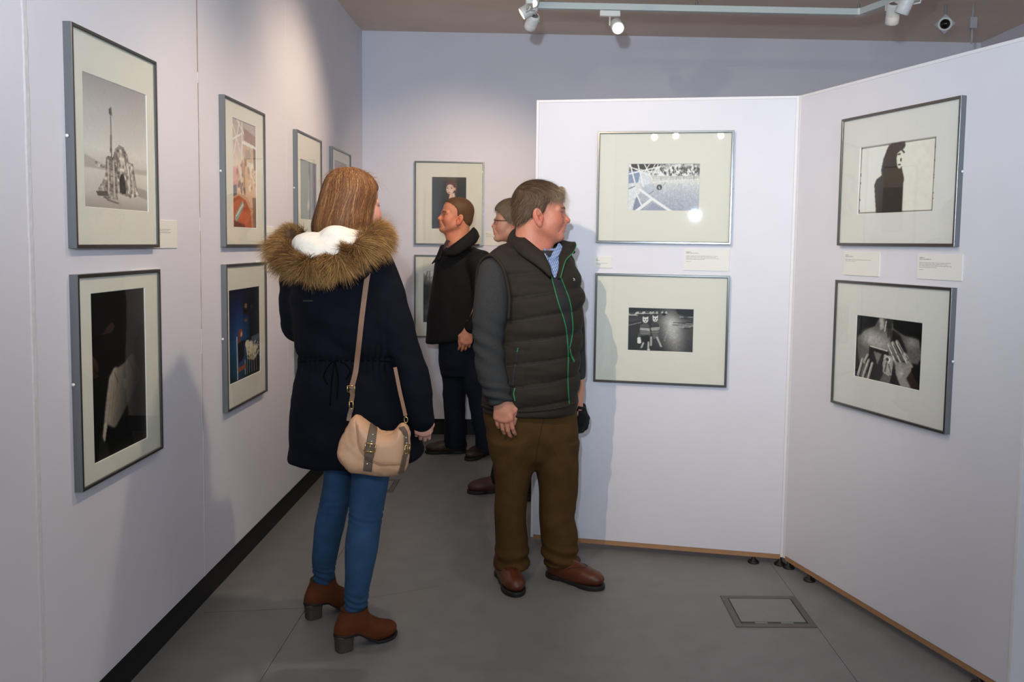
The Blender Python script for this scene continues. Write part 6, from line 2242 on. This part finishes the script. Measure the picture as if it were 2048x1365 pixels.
obj('body', V, Q, skin_m, gw, True, world=True, col=Cc)
eye_mesh(hp, fg, GS, GT, gw)
HZ, HX = [-.06, -.045, -.03, -.015, 0, .02, .04, .06, .08, .2], [-.045, -.03, -.012, .012, .040, .058, .075, .095, .13, .2]
cV, cQ = hair_cap(.016, HZ, HX, -.055)
ho = obj('hair', place(cV, hp, fg, GS, GT), cQ, hair_m, gw, True, world=True, col=np.tile(L3(120, 102, 82), (len(cV), 1)))
sV, sQ, sC = short_hair(cV, cQ, None, 5000, .036, 9, flow_man, (L3(106, 88, 68), L3(170, 150, 124)), .0008, .12)
obj('hair_strands', place(sV, hp, fg, GS, GT), sQ, hair_m, ho, False, col=sC).location = -Vector(gw.location)
gl = MB()
for s_ in (1, -1):
    pts = [(.113 - .006 * abs(math.cos(a_)), s_ * (.034 + .023 * math.cos(a_)), -.005 + .015 * math.sin(a_)) for a_ in np.linspace(0, 2 * PI, 21)]
    gl.tube(place(np.array(pts), hp, fg, GS, GT), .0016, 6, caps=False)
    gl.tube(place(np.array([(.110, s_ * .057, .002), (.06, s_ * .074, .002), (.0, s_ * .082, .004), (-.015, s_ * .082, -.012)]), hp, fg, GS, GT), .0018, 6)
gl.tube(place(np.array([(.112, -.011, .0), (.116, 0, .004), (.112, .011, .0)]), hp, fg, GS, GT), .0015, 6)
go = gl.build('eyeglasses', mat('dark_red_frame', rgb(74, 22, 22), .3), gw, True, world=True)
for s_ in (1, -1):
    pts = [(.113, s_ * .034, -.005)] + [(.113 - .006 * abs(math.cos(a_)), s_ * (.034 + .0225 * math.cos(a_)), -.005 + .0145 * math.sin(a_)) for a_ in np.linspace(0, 2 * PI, 20, endpoint=False)]
    MB().add(place(np.array(pts), hp, fg, GS, GT), [(0, 1 + i, 1 + (i + 1) % 20) for i in range(20)]).build('lens', glass_m, go).location = -Vector(gw.location)
v = Vol((-.5, 4.4, .65), (.4, 5.15, 1.5), .010)
v.stack(prow([(500, 1012, 1072, 4.76, .085), (520, 1002, 1092, 4.76, .12), (560, 996, 1098, 4.76, .14), (650, 994, 1100, 4.76, .15), (740, 996, 1100, 4.76, .15), (790, 998, 1098, 4.76, .15)]), .02, 2.2)
v.cap(at(1038, 535, 4.90), at(1046, 535, 4.63), .07, .07, .05)
v.chain([at(1042, 545, 4.62), at(1056, 620, 4.59), at(1050, 670, 4.57), at(1032, 712, 4.56)], [.07, .06, .052, .04], .02)
V, Q = v.mesh(2)
V = wrinkle(V, Q, .005, 12, 5)
obj('coat', V, Q, jack_m, gw, True, world=True)
v = Vol((-.5, 4.4, .05), (.4, 5.15, .85), .010)
v.stack(prow([(760, 1000, 1092, 4.77, .13), (810, 1000, 1090, 4.77, .13)]), .02)
v.stack(prow([(790, 1000, 1056, 4.80, .10), (850, 998, 1046, 4.82, .09), (910, 990, 1034, 4.85, .08), (960, 978, 1022, 4.88, .075), (972, 977, 1020, 4.88, .075)]), .02)
v.stack(prow([(790, 1030, 1090, 4.73, .10), (850, 1032, 1086, 4.71, .09), (910, 1036, 1082, 4.70, .08), (985, 1038, 1080, 4.70, .075)]), .012)
V, Q = v.mesh(2)
V = wrinkle(V, Q, .004, 10, 9)
obj('trousers', V, Q, jack_m, gw, True, world=True)
rshoe = mat('maroon_shoe', rgb(72, 36, 34), .5, noise=.1, nscale=30)
shoe(gw, 'shoe', (-.125, 4.89), (-1, -.22), .262, rshoe, None, False)
shoe(gw, 'shoe', (.06, 4.72), (-1, -.1), .262, rshoe, None, False)
